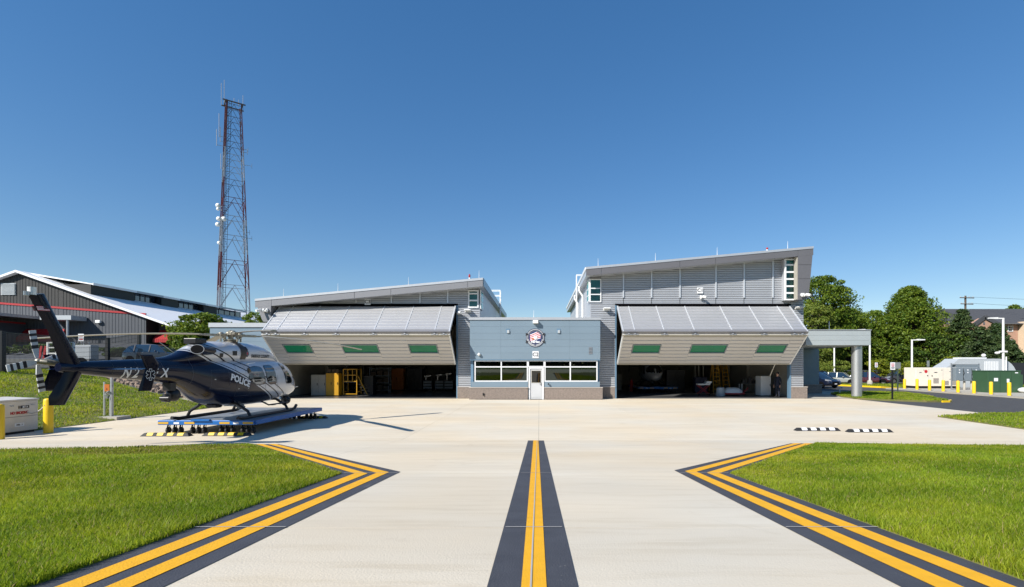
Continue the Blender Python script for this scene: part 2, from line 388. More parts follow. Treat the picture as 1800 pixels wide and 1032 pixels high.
# ---------------------------------------------------------------- ground
g = MB().box(-3000, -3000, -3, 3000, 3000, -.35).build('ground', M['lawn']); tag(g, kind='structure')
def sheet(name, poly, m, dz, hf=None, sub=0, kind='structure', parent=None, skirt=0):
    """a flat-ish sheet of paving or soil that follows the lie of the land"""
    hf = hf or H
    bm = bmesh.new(); f = bm.faces.new([bm.verts.new((x, y, 0)) for x, y in poly])
    if sub:
        bmesh.ops.triangulate(bm, faces=bm.faces)
        for _ in range(sub):
            bmesh.ops.subdivide_edges(bm, edges=[e for e in bm.edges if e.calc_length() > 1.2], cuts=1, use_grid_fill=True)
        bmesh.ops.triangulate(bm, faces=bm.faces)
    for v in bm.verts: v.co.z = hf(v.co.x, v.co.y) + (dz(v.co.x, v.co.y) if callable(dz) else dz)
    if skirt:
        be = [e for e in bm.edges if len(e.link_faces) == 1]
        r_ = bmesh.ops.extrude_edge_only(bm, edges=be)
        for v in [x for x in r_['geom'] if isinstance(x, bmesh.types.BMVert)]: v.co.z -= skirt
    bmesh.ops.recalc_face_normals(bm, faces=bm.faces)
    if sum(f.normal.z for f in bm.faces) < 0: bmesh.ops.reverse_faces(bm, faces=bm.faces)
    me = bpy.data.meshes.new(name); bm.to_mesh(me); bm.free(); me.materials.append(m)
    for p in me.polygons: p.use_smooth = bool(sub)
    o = link(name, me, parent)
    if kind: tag(o, kind=kind)
    return o
tag(MB().box(-300, -300, .8, 300, -4.05, H(0, -4) - .02).build('lawn', M['lawn']), kind='structure')
# apron: one base bed with the cast slabs laid on it
ap = MB()
ap.add([(-22,14.87,-.03),(21.4,14.87,-.03),(21.4,33.4,-.03),(-22,33.4,-.03)], [(0,1,2,3)])
ap.add([(-22,-4,H(0,-4)-.03),(17,-4,H(0,-4)-.03),(17,14.87,-.03),(-22,14.87,-.03)], [(0,1,2,3)])
apron = tag(ap.build('apron', M['joint_dark']), kind='structure')
XS = [-22,-17.15,-12.85,-8.5,-4.25,-.02,4.25,8.5,12.85,17.15,21.45]
YS = [-4,-2.75,.55,3.86,7.17,10.4,14.87,19.1,23.3,27.4,29.3,32.36,33.48]
GAP = .0035
for j in range(len(YS)-1):
    for i in range(len(XS)-1):
        x0, x1, y0, y1 = XS[i]+GAP, XS[i+1]-GAP, YS[j]+GAP, YS[j+1]-GAP
        if x0 < -17.2:
            if y1 < 7 or y0 > 19: x0 = -17.7
            if x1 < -17 and (y0 > 30): continue
            x1 = max(x1, x0 + .3)
            if y1 < 7: continue
        if y0 > 32 and -5 < x0 < 4.2: continue
        if x0 > 17 and y0 < 23: continue
        if x0 < -17.6: x0 = max(x0, -19.6) if y0 < 18 else -17.7
        p = [(x, y, H(0, y) - .12) for x, y in ((x0,y0),(x1,y0),(x1,y1),(x0,y1))] + [(x, y, H(0, y)) for x, y in ((x0,y0),(x1,y0),(x1,y1),(x0,y1))]
        MB().hexa(p).build('concrete_slab', M['concrete'], apron, fix=False)
MB().prism([(17.165,14.89),(17.2,14.89),(17.9,21.45),(21.44,23.05),(21.44,23.285),(17.165,23.285)], -.12, 0, 'Z').build('concrete_slab', M['concrete'], apron)
# painted taxi lines
def line(name, pts, m, dz):
    poly = [(x, y, SLOPE * max(0, VALLEY - y) + dz) for x, y in pts]
    n = len(poly)
    me = bpy.data.meshes.new(name); me.from_pydata(poly, [], [tuple(range(n))]); me.materials.append(m); me.update()
    if me.polygons[0].normal.z < 0: me.flip_normals()
    return link(name, me, apron)
def ext(a, b, k):
    return (b[0] + (b[0]-a[0])*k, b[1] + (b[1]-a[1])*k)
def chevron(cols):
    g3 = [[G(*p) for p in c] for c in cols]
    for c in g3: c[2] = ext(c[1], c[2], .35)
    def band(a, b, m, dz, nm):
        A, B = g3[a], g3[b]
        line(nm, [A[0], A[1], B[1], B[0]], m, dz); line(nm, [A[1], A[2], B[2], B[1]], m, dz)
    band(0, 5, M['marking_black'], .004, 'black_border'); band(1, 2, M['marking_yellow'], .008, 'yellow_stripe'); band(3, 4, M['marking_yellow'], .008, 'yellow_stripe')
    for yj in (3.86, 7.17):          # pale sealant where the slab joint crosses the paint
        A, B = g3[0], g3[5]
        def xat(c):
            t = (yj - c[1][1]) / (c[2][1] - c[1][1]); return c[1][0] + t*(c[2][0]-c[1][0])
        line('joint_sealant', [(xat(A), yj-.008), (xat(B), yj-.008), (xat(B), yj+.008), (xat(A), yj+.008)], M['joint_seal'], .011)
    return g3
LCH = chevron([[(490.7,781),(704,829.7),(289,1032)],[(485,781),(683.6,830.8),(236,1032)],[(471,781),(662,832),(190,1032)],[(462,781),(646,833),(151,1032)],[(449,781),(623,833),(102,1032)],[(437,781),(600,833.5),(58,1032)]])
RCH = chevron([[(1389.8,779.6),(1185.3,827),(1582.8,1032)],[(1396,779.6),(1204,829),(1640,1032)],[(1409,779.6),(1224.4,830),(1689,1032)],[(1414.7,779.6),(1242,831.6),(1735,1032)],[(1429,779.6),(1264.4,832.5),(1781,1032)],[(1435,779.6),(1283,833),(1826,1032)]])
def cl(l0, l1, m, dz, nm):
    a, b, c, d = G(*l0[0]), G(*l0[1]), G(*l1[1]), G(*l1[0])
    b = ext(a, b, .12); c = ext(d, c, .12); line(nm, [a, b, c, d], m, dz)
cl([(928.1,774.5),(856.2,1032)], [(955.9,774.5),(1016.4,1032)], M['marking_black'], .004, 'black_border')
cl([(937.5,774.5),(916.2,1032)], [(946.3,774.5),(960.8,1032)], M['marking_yellow'], .008, 'yellow_stripe')
for yj in (3.86, 7.17, 10.4):
    line('joint_sealant', [(-.27, yj-.007), (.18, yj-.007), (.18, yj+.007), (-.27, yj+.007)], M['joint_seal'], .011)
line('joint_sealant', [(-.047, .8), (-.037, .8), (-.062, 14.8), (-.072, 14.8)], M['joint_seal'], .012)

# lawns beside the lane
DRY = [(-12.6,10.8),(-8.3,12.8),(-6.6,11.6),(-8.6,9.4),(-12.5,8.2),(-19,6.6),(-19,9.2)]
def lift(x, y):
    # a low swell across each lawn
    t = (abs(x) - 3.2 - .18*(y-4)); w = max(0.0, min(1.0, t/2.5)); w = w*w*(3-2*w)
    return .006 + max(0.0, .13*w*math.exp(-((y-7.6-.10*(abs(x)-6))/1.7)**2) + .03*w*math.sin(x*1.1+1)*math.sin(y*.8)*(1 if y < 11 else 0))
LL = [LCH[5][0], LCH[5][1], LCH[5][2], (-6, .2), (-20, .5), (-26, 5), (-20, 8.6), (-12.3, 11.0)]
RL = [RCH[5][0], RCH[5][1], RCH[5][2], (6, .2), (20, .5), (28, 5), (20, 9.0), (12.2, 12.2)]
sheet('lawn', LL, M['soil'], lift, sub=4, skirt=.2); sheet('lawn', RL, M['soil'], lift, sub=4, skirt=.2)
# paved road, islands and kerbs beyond the apron
sheet('road', [(17.2,14.9),(70,14.9),(70,76),(20.5,76),(20.5,33.2),(21.44,33.2),(21.44,23.2),(17.2,21.6)], M['asphalt'], -.012)
TRI = [(17.75,21.55),(17.1,14.0),(18.5,8),(46,8),(46,23.4),(23.4,23.4),(21.4,23.1)]
sheet('lawn', TRI, M['soil'], .035, hf=lambda x, y: 0.0, skirt=.3)
ISL = [(21.6,32.9),(22.6,31.4),(24.2,30.2),(25.6,30.3),(26.4,31.2),(26.9,32.6),(28.4,35.2),(29.6,38.6),(28.6,40.9),(24.8,40.2),(22.9,38.0),(21.6,34.5)]
sheet('lawn', ISL, M['soil'], .10, hf=lambda x, y: 0.0, skirt=.3)
def kerb(name, pts, m, w=.16, h=.12, closed=False, parent=None):
    b = MB(); P = [Vector((x, y, 0)) for x, y in pts]; n = len(P)
    rng = range(n if closed else n-1)
    L_, R_ = [], []
    for i in range(n):
        a = P[i-1] if (i > 0 or closed) else P[i]; c = P[(i+1) % n] if (i < n-1 or closed) else P[i]
        d = (c-a).normalized(); nn = Vector((-d.y, d.x, 0)) * w/2; L_.append(P[i]+nn); R_.append(P[i]-nn)
    for i in rng:
        j = (i+1) % n
        b.hexa([(*L_[i][:2],-.05),(*R_[i][:2],-.05),(*R_[j][:2],-.05),(*L_[j][:2],-.05),(*L_[i][:2],h),(*R_[i][:2],h),(*R_[j][:2],h),(*L_[j][:2],h)])
    return tag(b.build(name, m, parent), kind='structure')
kerb('kerb', [(25.1,30.12),(25.6,30.2),(26.05,30.6),(26.45,31.15)], M['yellow_bollard'], .10, .105)
kerb('kerb', [(26.4,31.15),(26.9,32.6),(28.4,35.2),(29.6,38.6),(28.6,40.9)], M['concrete_grey'], .14, .105)
kerb('kerb', [(29,57.4),(33,56),(35,49.4),(34.2,46.2)], M['yellow_bollard'], .25, .15)
VER = [(29,57.6),(33.2,56.2),(35.2,49.4),(34.4,46.5),(36,47.8),(52,48.5),(56,52),(42,56.5),(38,57.6),(33,58.4)]
sheet('lawn', VER, M['soil'], .12, hf=lambda x, y: 0.0, skirt=.3)
PAD = [(33.75,47.0),(33.6,33),(46,33),(50,47.4)]
sheet('equipment_pad', PAD, M['concrete_grey'], .10, hf=lambda x, y: 0.0, skirt=.3)
kerb('kerb', [(33.75,47.0),(33.6,33)], M['concrete_grey'], .16, .10)
sheet('pavement', [(18.3,33.3),(21.6,33.2),(21.6,34.5),(22.9,38.0),(24.8,40.2),(22.5,42),(18.3,42)], M['concrete_grey'], .015, hf=lambda x, y: 0.0)
# rising ground to the west: grass bank and the sloping lot behind it
BANK = [(-17.72,17.0),(-17.72,26.7),(-19.2,27.3),(-22,27.8),(-25,29),(-30,32),(-34,35),(-60,40),(-60,12),(-23,12.5),(-21,15.5),(-19.6,17.0)]
def inside(P, poly):
    x, y = P[:, 0], P[:, 1]; r = np.zeros(len(P), bool); n = len(poly)
    for i in range(n):
        x0, y0 = poly[i]; x1, y1 = poly[(i+1) % n]
        c = ((y0 > y) != (y1 > y)) & (x < (x1-x0)*(y-y0)/((y1-y0) if y1 != y0 else 1e-9) + x0)
        r ^= c
    return r
sheet('grass_bank', BANK, M['soil'], .01, hf=lambda x, y: H2(x, y), sub=5)
gx = np.concatenate([np.arange(-160,-60,5.0), np.arange(-60,-17,1.0), [-17.0]]); gy = np.concatenate([np.arange(11,70,1.0), np.arange(70,140,5.0)])
hm = MB(); vs = [(float(x), float(y), H2(float(x), float(y)) - .05) for y in gy for x in gx]; nx = len(gx)
fs = [(j*nx+i, j*nx+i+1, (j+1)*nx+i+1, (j+1)*nx+i) for j in range(len(gy)-1) for i in range(nx-1)]
hm.add(vs, fs); lot = hm.build('parking_lot', M['asphalt_old'], smooth=60); tag(lot, kind='structure')
if lot.data.polygons[0].normal.z < 0: lot.data.flip_normals()

# ---------------------------------------------------------------- buildings
YH = 33.5                      # face of the two hangars
YC = 32.5                      # face of the office between them
def hx(px): return (px - CX) * YH / FPX
def hz(py): return HC + (CY - py) * YH / FPX
def ox(px): return (px - CX) * YC / FPX
def oz(py): return HC + (CY - py) * YC / FPX

def siding(name, m, parent, x0, x1, z0, z1, y, pitch=.125, dep=.017, ztop=None):
    """one ribbed metal sheet; top edge may slope (ztop(x))"""
    prof = []; z = z0
    while z < z1 - 1e-6:
        for dz, dy in ((0, 0), (.60, 0), (.70, dep), (.90, dep)):
            zz = z + dz * pitch
            if zz < z1: prof.append((zz, y - dep + dy))
        z += pitch
    prof.append((z1, y - dep))
    vs = []; fs = []
    for zz, yy in prof:
        vs += [(x0, yy, zz), (x1, yy, zz)]
    for i in range(len(prof)-1): fs.append((2*i, 2*i+1, 2*i+3, 2*i+2))
    b = MB(); b.add(vs, fs); o = b.build(name, m, parent, fix=False)
    return o

def bricks(parent, x0, x1, z0, z1, y, depth=.25, axis='x'):
    """a brick course wall: mortar core with the bricks standing proud as one joined part"""
    box('mortar_core', M['mortar'], parent, x0+.012, y+.012, z0, x1-.012, y+depth, z1)
    b = MB(); bl, bh = .215, .067; row = 0; z = z0 + .004
    while z + bh < z1:
        x = x0 - (bl+.01)*(.5 if row % 2 else 0)
        while x < x1:
            a, c = max(x, x0), min(x+bl, x1)
            if c - a > .03:
                j = random.uniform(-.003, .003); b.box(a, y+j, z, c, y+.1, z+bh)
            x += bl + .01
        z += bh + .01; row += 1
    tag(b.build('brickwork', M['brick_tan'], parent, fix=False), kind='stuff')
    box('stone_cap', M['stone_cap'], parent, x0-.02, y-.03, z1, x1+.02, y+depth, z1+.05)

def window(parent, x0, x1, z0, z1, y, cols, rows, fr=.06, g='glass_teal', mull=None, dep=.12, lit_backing=False):
    """frame with its panes: cols / rows are lists of inner bar positions"""
    b = MB(); xs = [x0] + list(cols) + [x1]; zs = [z0] + list(rows) + [z1]
    b.box(x0, y-.03, z0, x0+fr, y+dep, z1); b.box(x1-fr, y-.03, z0, x1, y+dep, z1)
    b.box(x0+fr, y-.03, z0, x1-fr, y+dep, z0+fr); b.box(x0+fr, y-.03, z1-fr, x1-fr, y+dep, z1)
    h = (mull or fr) / 2
    for c in cols: b.box(c-h, y-.027, z0+fr, c+h, y+dep-.01, z1-fr)
    for r in rows:
        for i in range(len(xs)-1):
            a = xs[i] + (fr if i == 0 else h); c = xs[i+1] - (fr if i == len(xs)-2 else h)
            b.box(a, y-.024, r-h, c, y+dep-.02, r+h)
    w = b.build('window', M['white_frame'], parent)
    if lit_backing: box('lit_backing', M['lit_backing_teal'], w, x0+fr, y+.045, z0+fr, x1-fr, y+.055, z1-fr)  # added teal sheet standing in for the lit interior behind the panes
    for i in range(len(xs)-1):
        for j in range(len(zs)-1):
            a = xs[i] + (fr if i == 0 else h); c = xs[i+1] - (fr if i == len(xs)-2 else h)
            d = zs[j] + (fr if j == 0 else h); e = zs[j+1] - (fr if j == len(zs)-2 else h)
            MB().add([(a, y+.03, d), (c, y+.03, d), (c, y+.03, e), (a, y+.03, e)], [(0,1,2,3)]).build('pane', M[g], w, fix=False)
    return w

def camera_fixture(parent, x, y, z, side=1):
    b = MB().box(x-.05, y-.10, z-.05, x+.05, y, z+.09)
    b.bar((x, y-.06, z), (x+.12*side, y-.30, z-.03), .06); b.tube([(x+.10*side, y-.22, z-.02), (x+.24*side, y-.50, z-.10)], .085, 10)
    b.sphere((x, y-.14, z-.08), .10, 10, 7)
    b.build('security_camera', M['white_paint'], parent, smooth=40)
def lamp_fixture(parent, x, y, z, w=.45):
    MB().box(x-w/2, y-.06, z-.04, x+w/2, y, z+.12).box(x-w/2, y-.42, z+.05, x+w/2, y-.06, z+.12).build('wall_light', M['white_paint'], parent, bevel=.012)

def folding_door(parent, x0, x1, seams):
    """bifold hangar door standing half open: an upper and a lower leaf that meet at the outward fold"""
    hinge = Vector((0, YH-.12, 6.36)); fold = Vector((0, YH-2.40, 4.44)); foot = Vector((0, YH-.15, 2.40))
    for nm, A, B, up in (('upper_leaf', hinge, fold, True), ('lower_leaf', fold + Vector((0, .03, -.14)), foot, False)):
        t = (B-A); L = t.length; t.normalize(); nrm = Vector((0, -t.z, t.y)) if up else Vector((0, t.z, -t.y))
        if nrm.y > 0: nrm = -nrm
        def P(x, s, o): q = A + t*s + nrm*o; return (x, q.y, q.z)
        def slab(b, xa, xb, s0, s1, o0, o1):
            b.hexa([P(xa,s0,o0),P(xb,s0,o0),P(xb,s1,o0),P(xa,s1,o0),P(xa,s0,o1),P(xb,s0,o1),P(xb,s1,o1),P(xa,s1,o1)])
        lf = MB(); slab(lf, x0, x1, 0, L, -.10, -.005)
        if not up: lf = MB(); # lower leaf core is cut round the three windows
        ws = []
        xs = [x0] + seams + [x1]
        if not up:
            s0w, s1w = L*.33, L*.60
            ws = [1, 3, 5]
            slab(lf, x0, x1, 0, s0w, -.10, -.005); slab(lf, x0, x1, s1w, L, -.10, -.005)
            for i in range(len(xs)-1):
                if i not in ws: slab(lf, xs[i], xs[i+1], s0w, s1w, -.10, -.005)
        leaf = lf.build(nm, M['fascia_grey'], parent)
        pitch = .355
        n = 8
        for i in range(len(xs)-1):
            a, c = xs[i] + .012, xs[i+1] - .012
            def sheet_piece(s0, s1):
                prof = []; k = max(1, round((s1-s0)/pitch)); p = (s1-s0)/k; s = s0
                for _ in range(k):
                    prof += [(s, .0), (s+.015, .036), (s+p*.80, .040), (s+p*.86, .010), (s+p*.97, .0)]; s += p
                prof.append((s1, 0.0))
                vs = []; fs = []
                for s_, o_ in prof: vs += [P(a, s_, o_), P(c, s_, o_)]
                for q in range(len(prof)-1): fs.append((2*q, 2*q+1, 2*q+3, 2*q+2))
                nv = len(vs)
                MB().add(vs, fs).build('leaf_panel', M['door_panel'], leaf, fix=False)
            e0, e1 = (.05, L-.20) if up else (.22, L-.03)
            if i in ws:
                sheet_piece(e0, s0w-.03); sheet_piece(s1w+.03, e1)
                fr = MB(); 
                slab(fr, a-.01, c+.01, s0w-.05, s0w+.03, 0, .055); slab(fr, a-.01, c+.01, s1w-.03, s1w+.05, 0, .055)
                slab(fr, a-.01, a+.05, s0w+.03, s1w-.03, 0, .05); slab(fr, c-.05, c+.01, s0w+.03, s1w-.03, 0, .05)
                w = fr.build('leaf_window', M['grey_equip'], leaf)
                gp = MB(); slab(gp, a+.05, c-.05, s0w+.03, s1w-.03, -.03, .0); gp.build('pane', M['glass_leaf'], leaf)
            else: sheet_piece(e0, e1)
        for s in seams:
            b = MB(); e0, e1 = (.03, L-.2) if up else (.22, L-.03)
            if up: slab(b, s-.03, s+.03, e0, e1, .0, .055); b.build('seam_batten', M['silver_rib'], leaf)
            else:
                slab(b, s-.018, s+.018, e0, s0w-.05, .0, .046); b.build('seam_batten', M['door_panel'], leaf)
                b = MB(); slab(b, s-.018, s+.018, s1w+.05, e1, .0, .046); b.build('seam_batten', M['door_panel'], leaf)
        for xx in (x0, x1):
            ed = MB(); slab(ed, xx-.04, xx+.04, 0, L, -.11, .06); ed.build('edge_trim', M['white_frame'] if not up else M['silver_rib'], leaf)
        if up:
            b = MB(); slab(b, x0-.05, x1+.05, L-.20, L+.01, -.12, .055); b.build('fold_rail', M['fascia_grey'], leaf)
        else:
            b = MB(); slab(b, x0-.05, x1+.05, .0, .08, -.10, .07); slab(b, x0-.05, x1+.05, .10, .20, -.10, .05); b.build('fold_rail', M['liner_white'], leaf)
            b = MB(); slab(b, x0, x1, L-.03, L+.07, -.09, .02); b.build('seal_strip', M['liner_white'], leaf)
            for s in [x0+.35] + seams + [x1-.35]:
                MB().bar(P(s-.22, -.03, .05), P(s+.22, -.03, .05), .06).bar(P(s, -.10, .03), P(s, .06, .03), .10).build('hinge', M['galvanized'], leaf)

def hangar(label, zr, roof_x, wall_x, door_x, battens, seams, joints, fin, sign, brick_parts, tone):
    t = thing('hangar', label, 'hangar', ((wall_x[0]+wall_x[1])/2, YH, 0), group='two aircraft hangars')
    root = link('hangar_shell', None)     # temporary frame so that parts can be written in world metres
    parts_before = set(C.objects)
    P = None
    x0, x1 = wall_x; d0, d1 = door_x; YB = 55.0; ZT = 6.46
    # shell
    def wall_prism(nm, xa, xb, z, y0, y1, m):
        MB().prism([(xa, z), (xb, z), (xb, zr(xb)-.3), (xa, zr(xa)-.3)], y0, y1).build(nm, m, P)
    wall_prism('front_wall', x0+.03, x1-.03, ZT+.10, YH, YH+.22, M['fascia_grey'])
    box('front_wall', M['fascia_grey'], P, x0+.03, YH, .0, d0-.11, YH+.22, ZT+.10)
    box('front_wall', M['fascia_grey'], P, d1+.11, YH, .0, x1-.03, YH+.22, ZT+.10)
    for xa, xb in ((x0, x0+.2), (x1-.2, x1)):
        wall_prism('side_wall', xa, xb, 0, YH+.23, YB-.2, M['silver_siding'])
        inner = xb + .01 if xa == x0 else xa - .06
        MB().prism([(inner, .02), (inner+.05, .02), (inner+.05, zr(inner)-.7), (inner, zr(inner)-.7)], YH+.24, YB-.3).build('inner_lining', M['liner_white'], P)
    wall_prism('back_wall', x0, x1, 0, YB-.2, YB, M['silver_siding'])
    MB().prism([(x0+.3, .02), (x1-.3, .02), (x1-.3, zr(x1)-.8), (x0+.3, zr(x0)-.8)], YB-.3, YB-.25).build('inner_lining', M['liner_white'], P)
    for k in range(4):
        yy = YH + 8 + k*4.2
        for xx in (x0+.42, x1-.42):
            box('wall_column', M['liner_white'], P, xx-.13, yy-.12, .02, xx+.13, yy+.12, zr(xx)-.8)
    for k in range(4):
        xx = x0 + 2.4 + k*(x1-x0-4.8)/3
        box('wall_column', M['liner_white'], P, xx-.13, YB-.6, .02, xx+.13, YB-.31, zr(xx)-.8)
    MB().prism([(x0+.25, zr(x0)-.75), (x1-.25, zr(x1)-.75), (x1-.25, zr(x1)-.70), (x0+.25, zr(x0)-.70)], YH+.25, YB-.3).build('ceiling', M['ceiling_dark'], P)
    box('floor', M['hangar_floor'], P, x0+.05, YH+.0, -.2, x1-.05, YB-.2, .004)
    # roof with coping, fascia panels in lengths
    r0, r1 = roof_x
    MB().prism([(r0+.03, zr(r0)-.52), (r1-.03, zr(r1)-.52), (r1-.03, zr(r1)-.02), (r0+.03, zr(r0)-.02)], YC+.06, YB+.6).build('roof', M['roof_metal'], P)
    xs = [r0] + joints + [r1]
    for a, c in zip(xs[:-1], xs[1:]):
        a2, c2 = a + .012, c - .012
        MB().prism([(a2, zr(a2)-.555), (c2, zr(c2)-.555), (c2, zr(c2)-.135), (a2, zr(a2)-.135)], YC, YC+.055).build('fascia_panel', tone, P)
        MB().prism([(a, zr(a)-.13), (c, zr(c)-.13), (c, zr(c)+.02), (a, zr(a)+.02)], YC-.03, YC+.1).build('roof_coping', M['roof_metal'], P)
    MB().prism([(r0-.02, zr(r0)-.14), (r0+.10, zr(r0)-.14), (r0+.10, zr(r0)+.03), (r0-.05, zr(r0)+.03)], YC+.11, YB+.6).build('gutter', M['white_frame'], P)
    MB().prism([(r1-.05, zr(r1)-.5), (r1+.03, zr(r1)-.5), (r1+.03, zr(r1)+.02), (r1-.05, zr(r1)+.02)], YC+.11, YB+.6).build('eave_trim', M['blue_panel'] if fin[0] == 'low' else tone, P)
    # slanted end panel that folds down from the roof edge
    poly = fin[1]
    MB().prism(poly, YC+.004, YB).build('end_wall', tone, P)
    if len(fin) > 2:
        for q in fin[2]:
            box('panel_joint', M['dark_gap'], P, q[0], YC-.001, q[2], q[1], YC+.003, q[2]+.012)
    # ribbed sheets bay by bay
    xs = [x0] + battens + [x1]
    wz = sign['band']          # bottom of the full-width upper bays
    for i, (a, c) in enumerate(zip(xs[:-1], xs[1:])):
        zt = max(zr(a), zr(c)) - .40
        a2, c2 = a + (.0 if i == 0 else .01), c - (.0 if i == len(xs)-2 else .01)
        lo = ZT + .12
        if a2 < sign['skip'][1] and c2 > sign['skip'][0]:
            a3, c3 = (max(a2, sign['skip'][1]), c2) if i == 0 else (a2, min(c2, sign['skip'][0]))
            if c3 - a3 > .05: siding('siding_panel', M['silver_siding'], P, a3, c3, lo, zt, YH)
            zlo = sign['skip'][2]
            if zlo > lo + .1: siding('siding_panel', M['silver_siding'], P, max(a2, sign['skip'][0]), min(c2, sign['skip'][1]), lo, zlo, YH)
            if len(sign['skip']) > 3 and a2 < sign['skip'][0]-.0 and i == 0 and sign['skip'][0] - a2 > .1: pass
        else: siding('siding_panel', M['silver_siding'], P, a2, c2, lo, zt, YH)
    base = .80
    siding('siding_panel', M['silver_siding'], P, x0, d0-.12, base, ZT+.11, YH); siding('siding_panel', M['silver_siding'], P, d1+.12, x1, base, ZT+.11, YH)
    for b_ in battens:
        zt = zr(b_) - .5
        if zt > wz + .1: box('wall_batten', M['silver_rib'], P, b_-.045, YH-.09, wz, b_+.045, YH-.03, zt)
        box('panel_joint', M['dark_gap'], P, b_-.012, YH-.034, ZT+.12, b_+.012, YH-.03, wz)
    # door frame
    box('door_jamb', M['blue_trim'], P, d0-.11, YH-.05, 0, d0-.02, YH+.30, ZT); box('door_jamb', M['blue_trim'], P, d1+.02, YH-.05, 0, d1+.11, YH+.30, ZT)
    box('door_head', M['dark_gap'], P, d0-.11, YH-.06, ZT+.003, d1+.11, YH+.2, ZT+.105)
    box('door_head', M['dark_gap'], P, d0-.015, YH-.02, ZT-.12, d1+.015, YH+.2, ZT-.003)
    folding_door(P, d0+.04, d1-.04, seams)
    for a, c, y in brick_parts: bricks(P, a, c, 0, .78, y, .35)
    # sign
    sp = box('sign_plate', M['white_print'], P, sign['x']-.20, YH-.10, sign['z']-.20, sign['x']+.20, YH-.06, sign['z']+.20)
    text(sign['text'], .34, M['black_print'], sp, 'lettering', face_south(sign['x'], YH-.105, sign['z']), bold=.008)
    new = [o for o in C.objects if o not in parts_before and o.parent is None and o is not t]
    for o in new:
        o.parent = t; o.matrix_parent_inverse = Matrix.Translation(-t.location)
    bpy.data.objects.remove(root)
    return t
def attach(t, fn):
    """build parts in world metres, then hang them on the thing"""
    before = set(C.objects); fn()
    for o in [o for o in C.objects if o not in before and o.parent is None]:
        o.parent = t; o.matrix_parent_inverse = t.matrix_basis.inverted()

def slope_line(p, q):
    xa, za, xb, zb = ox(p[0]), oz(p[1]), ox(q[0]), oz(q[1]); return lambda x: za + (x-xa)*(zb-za)/(xb-xa)
zr1 = slope_line((1030,470), (1430,433.5)); zr3 = slope_line((448,526), (849,488.7))
KH = YH/33.3; KC = YC/32.2
def kh(v): return [x*KH for x in v]
c1_seams = [6.12, 8.0, 9.96, 12.37, 14.37, 16.29]; c3_seams = [-16.84,-15.0,-13.0,-10.6,-8.6,-6.7]
h1 = hangar('tall grey metal hangar with brown fascia, C1 plate and three-pane corner window', zr1, (ox(1030), ox(1430)), (hx(1038), hx(1412)), (hx(1084), hx(1387)),
    kh([5.78,7.72,9.67,12.14,14.08,16.06]), kh(c1_seams), [ox(1057), ox(1195), ox(1258), ox(1403)],
    ('high', [(ox(1403), zr1(17.3)-.2), (ox(1430)-.02, zr1(18.4)-.14), (ox(1421.5), oz(523)), (ox(1415), oz(526)), (ox(1403), oz(527))], [(ox(1403)+.01, ox(1426.5), oz(465.5)), (ox(1403)+.01, ox(1424), oz(490))]),
    dict(text='C1', x=hx(1230), z=hz(511), band=6.98, skip=(3.50, ox(1060), 6.75)), [(hx(1390), hx(1418), YH-.08), (4.22, hx(1081), YH-.06)], M['fascia_brown'])
h3 = hangar('lower grey metal hangar with pale silver folding door and C3 plate', zr3, (ox(448), ox(849)), (hx(476), hx(843.5)), (hx(494), hx(802)),
    kh([-16.4,-14.5,-12.6,-10.16,-8.2,-6.29]), kh(c3_seams), [ox(477), ox(623), ox(687), ox(822)],
    ('low', [(ox(448)+.02, zr3(-19)-.14), (ox(476), zr3(-18)-.2), (ox(476), oz(565.5)), (ox(463), oz(565.5)), (ox(460), oz(561))]),
    dict(text='C3', x=hx(647), z=hz(531), band=6.60, skip=(hx(822.5), -4.05, 6.22)), [(hx(804.5), hx(845), YH-.10)], M['fascia_grey'])
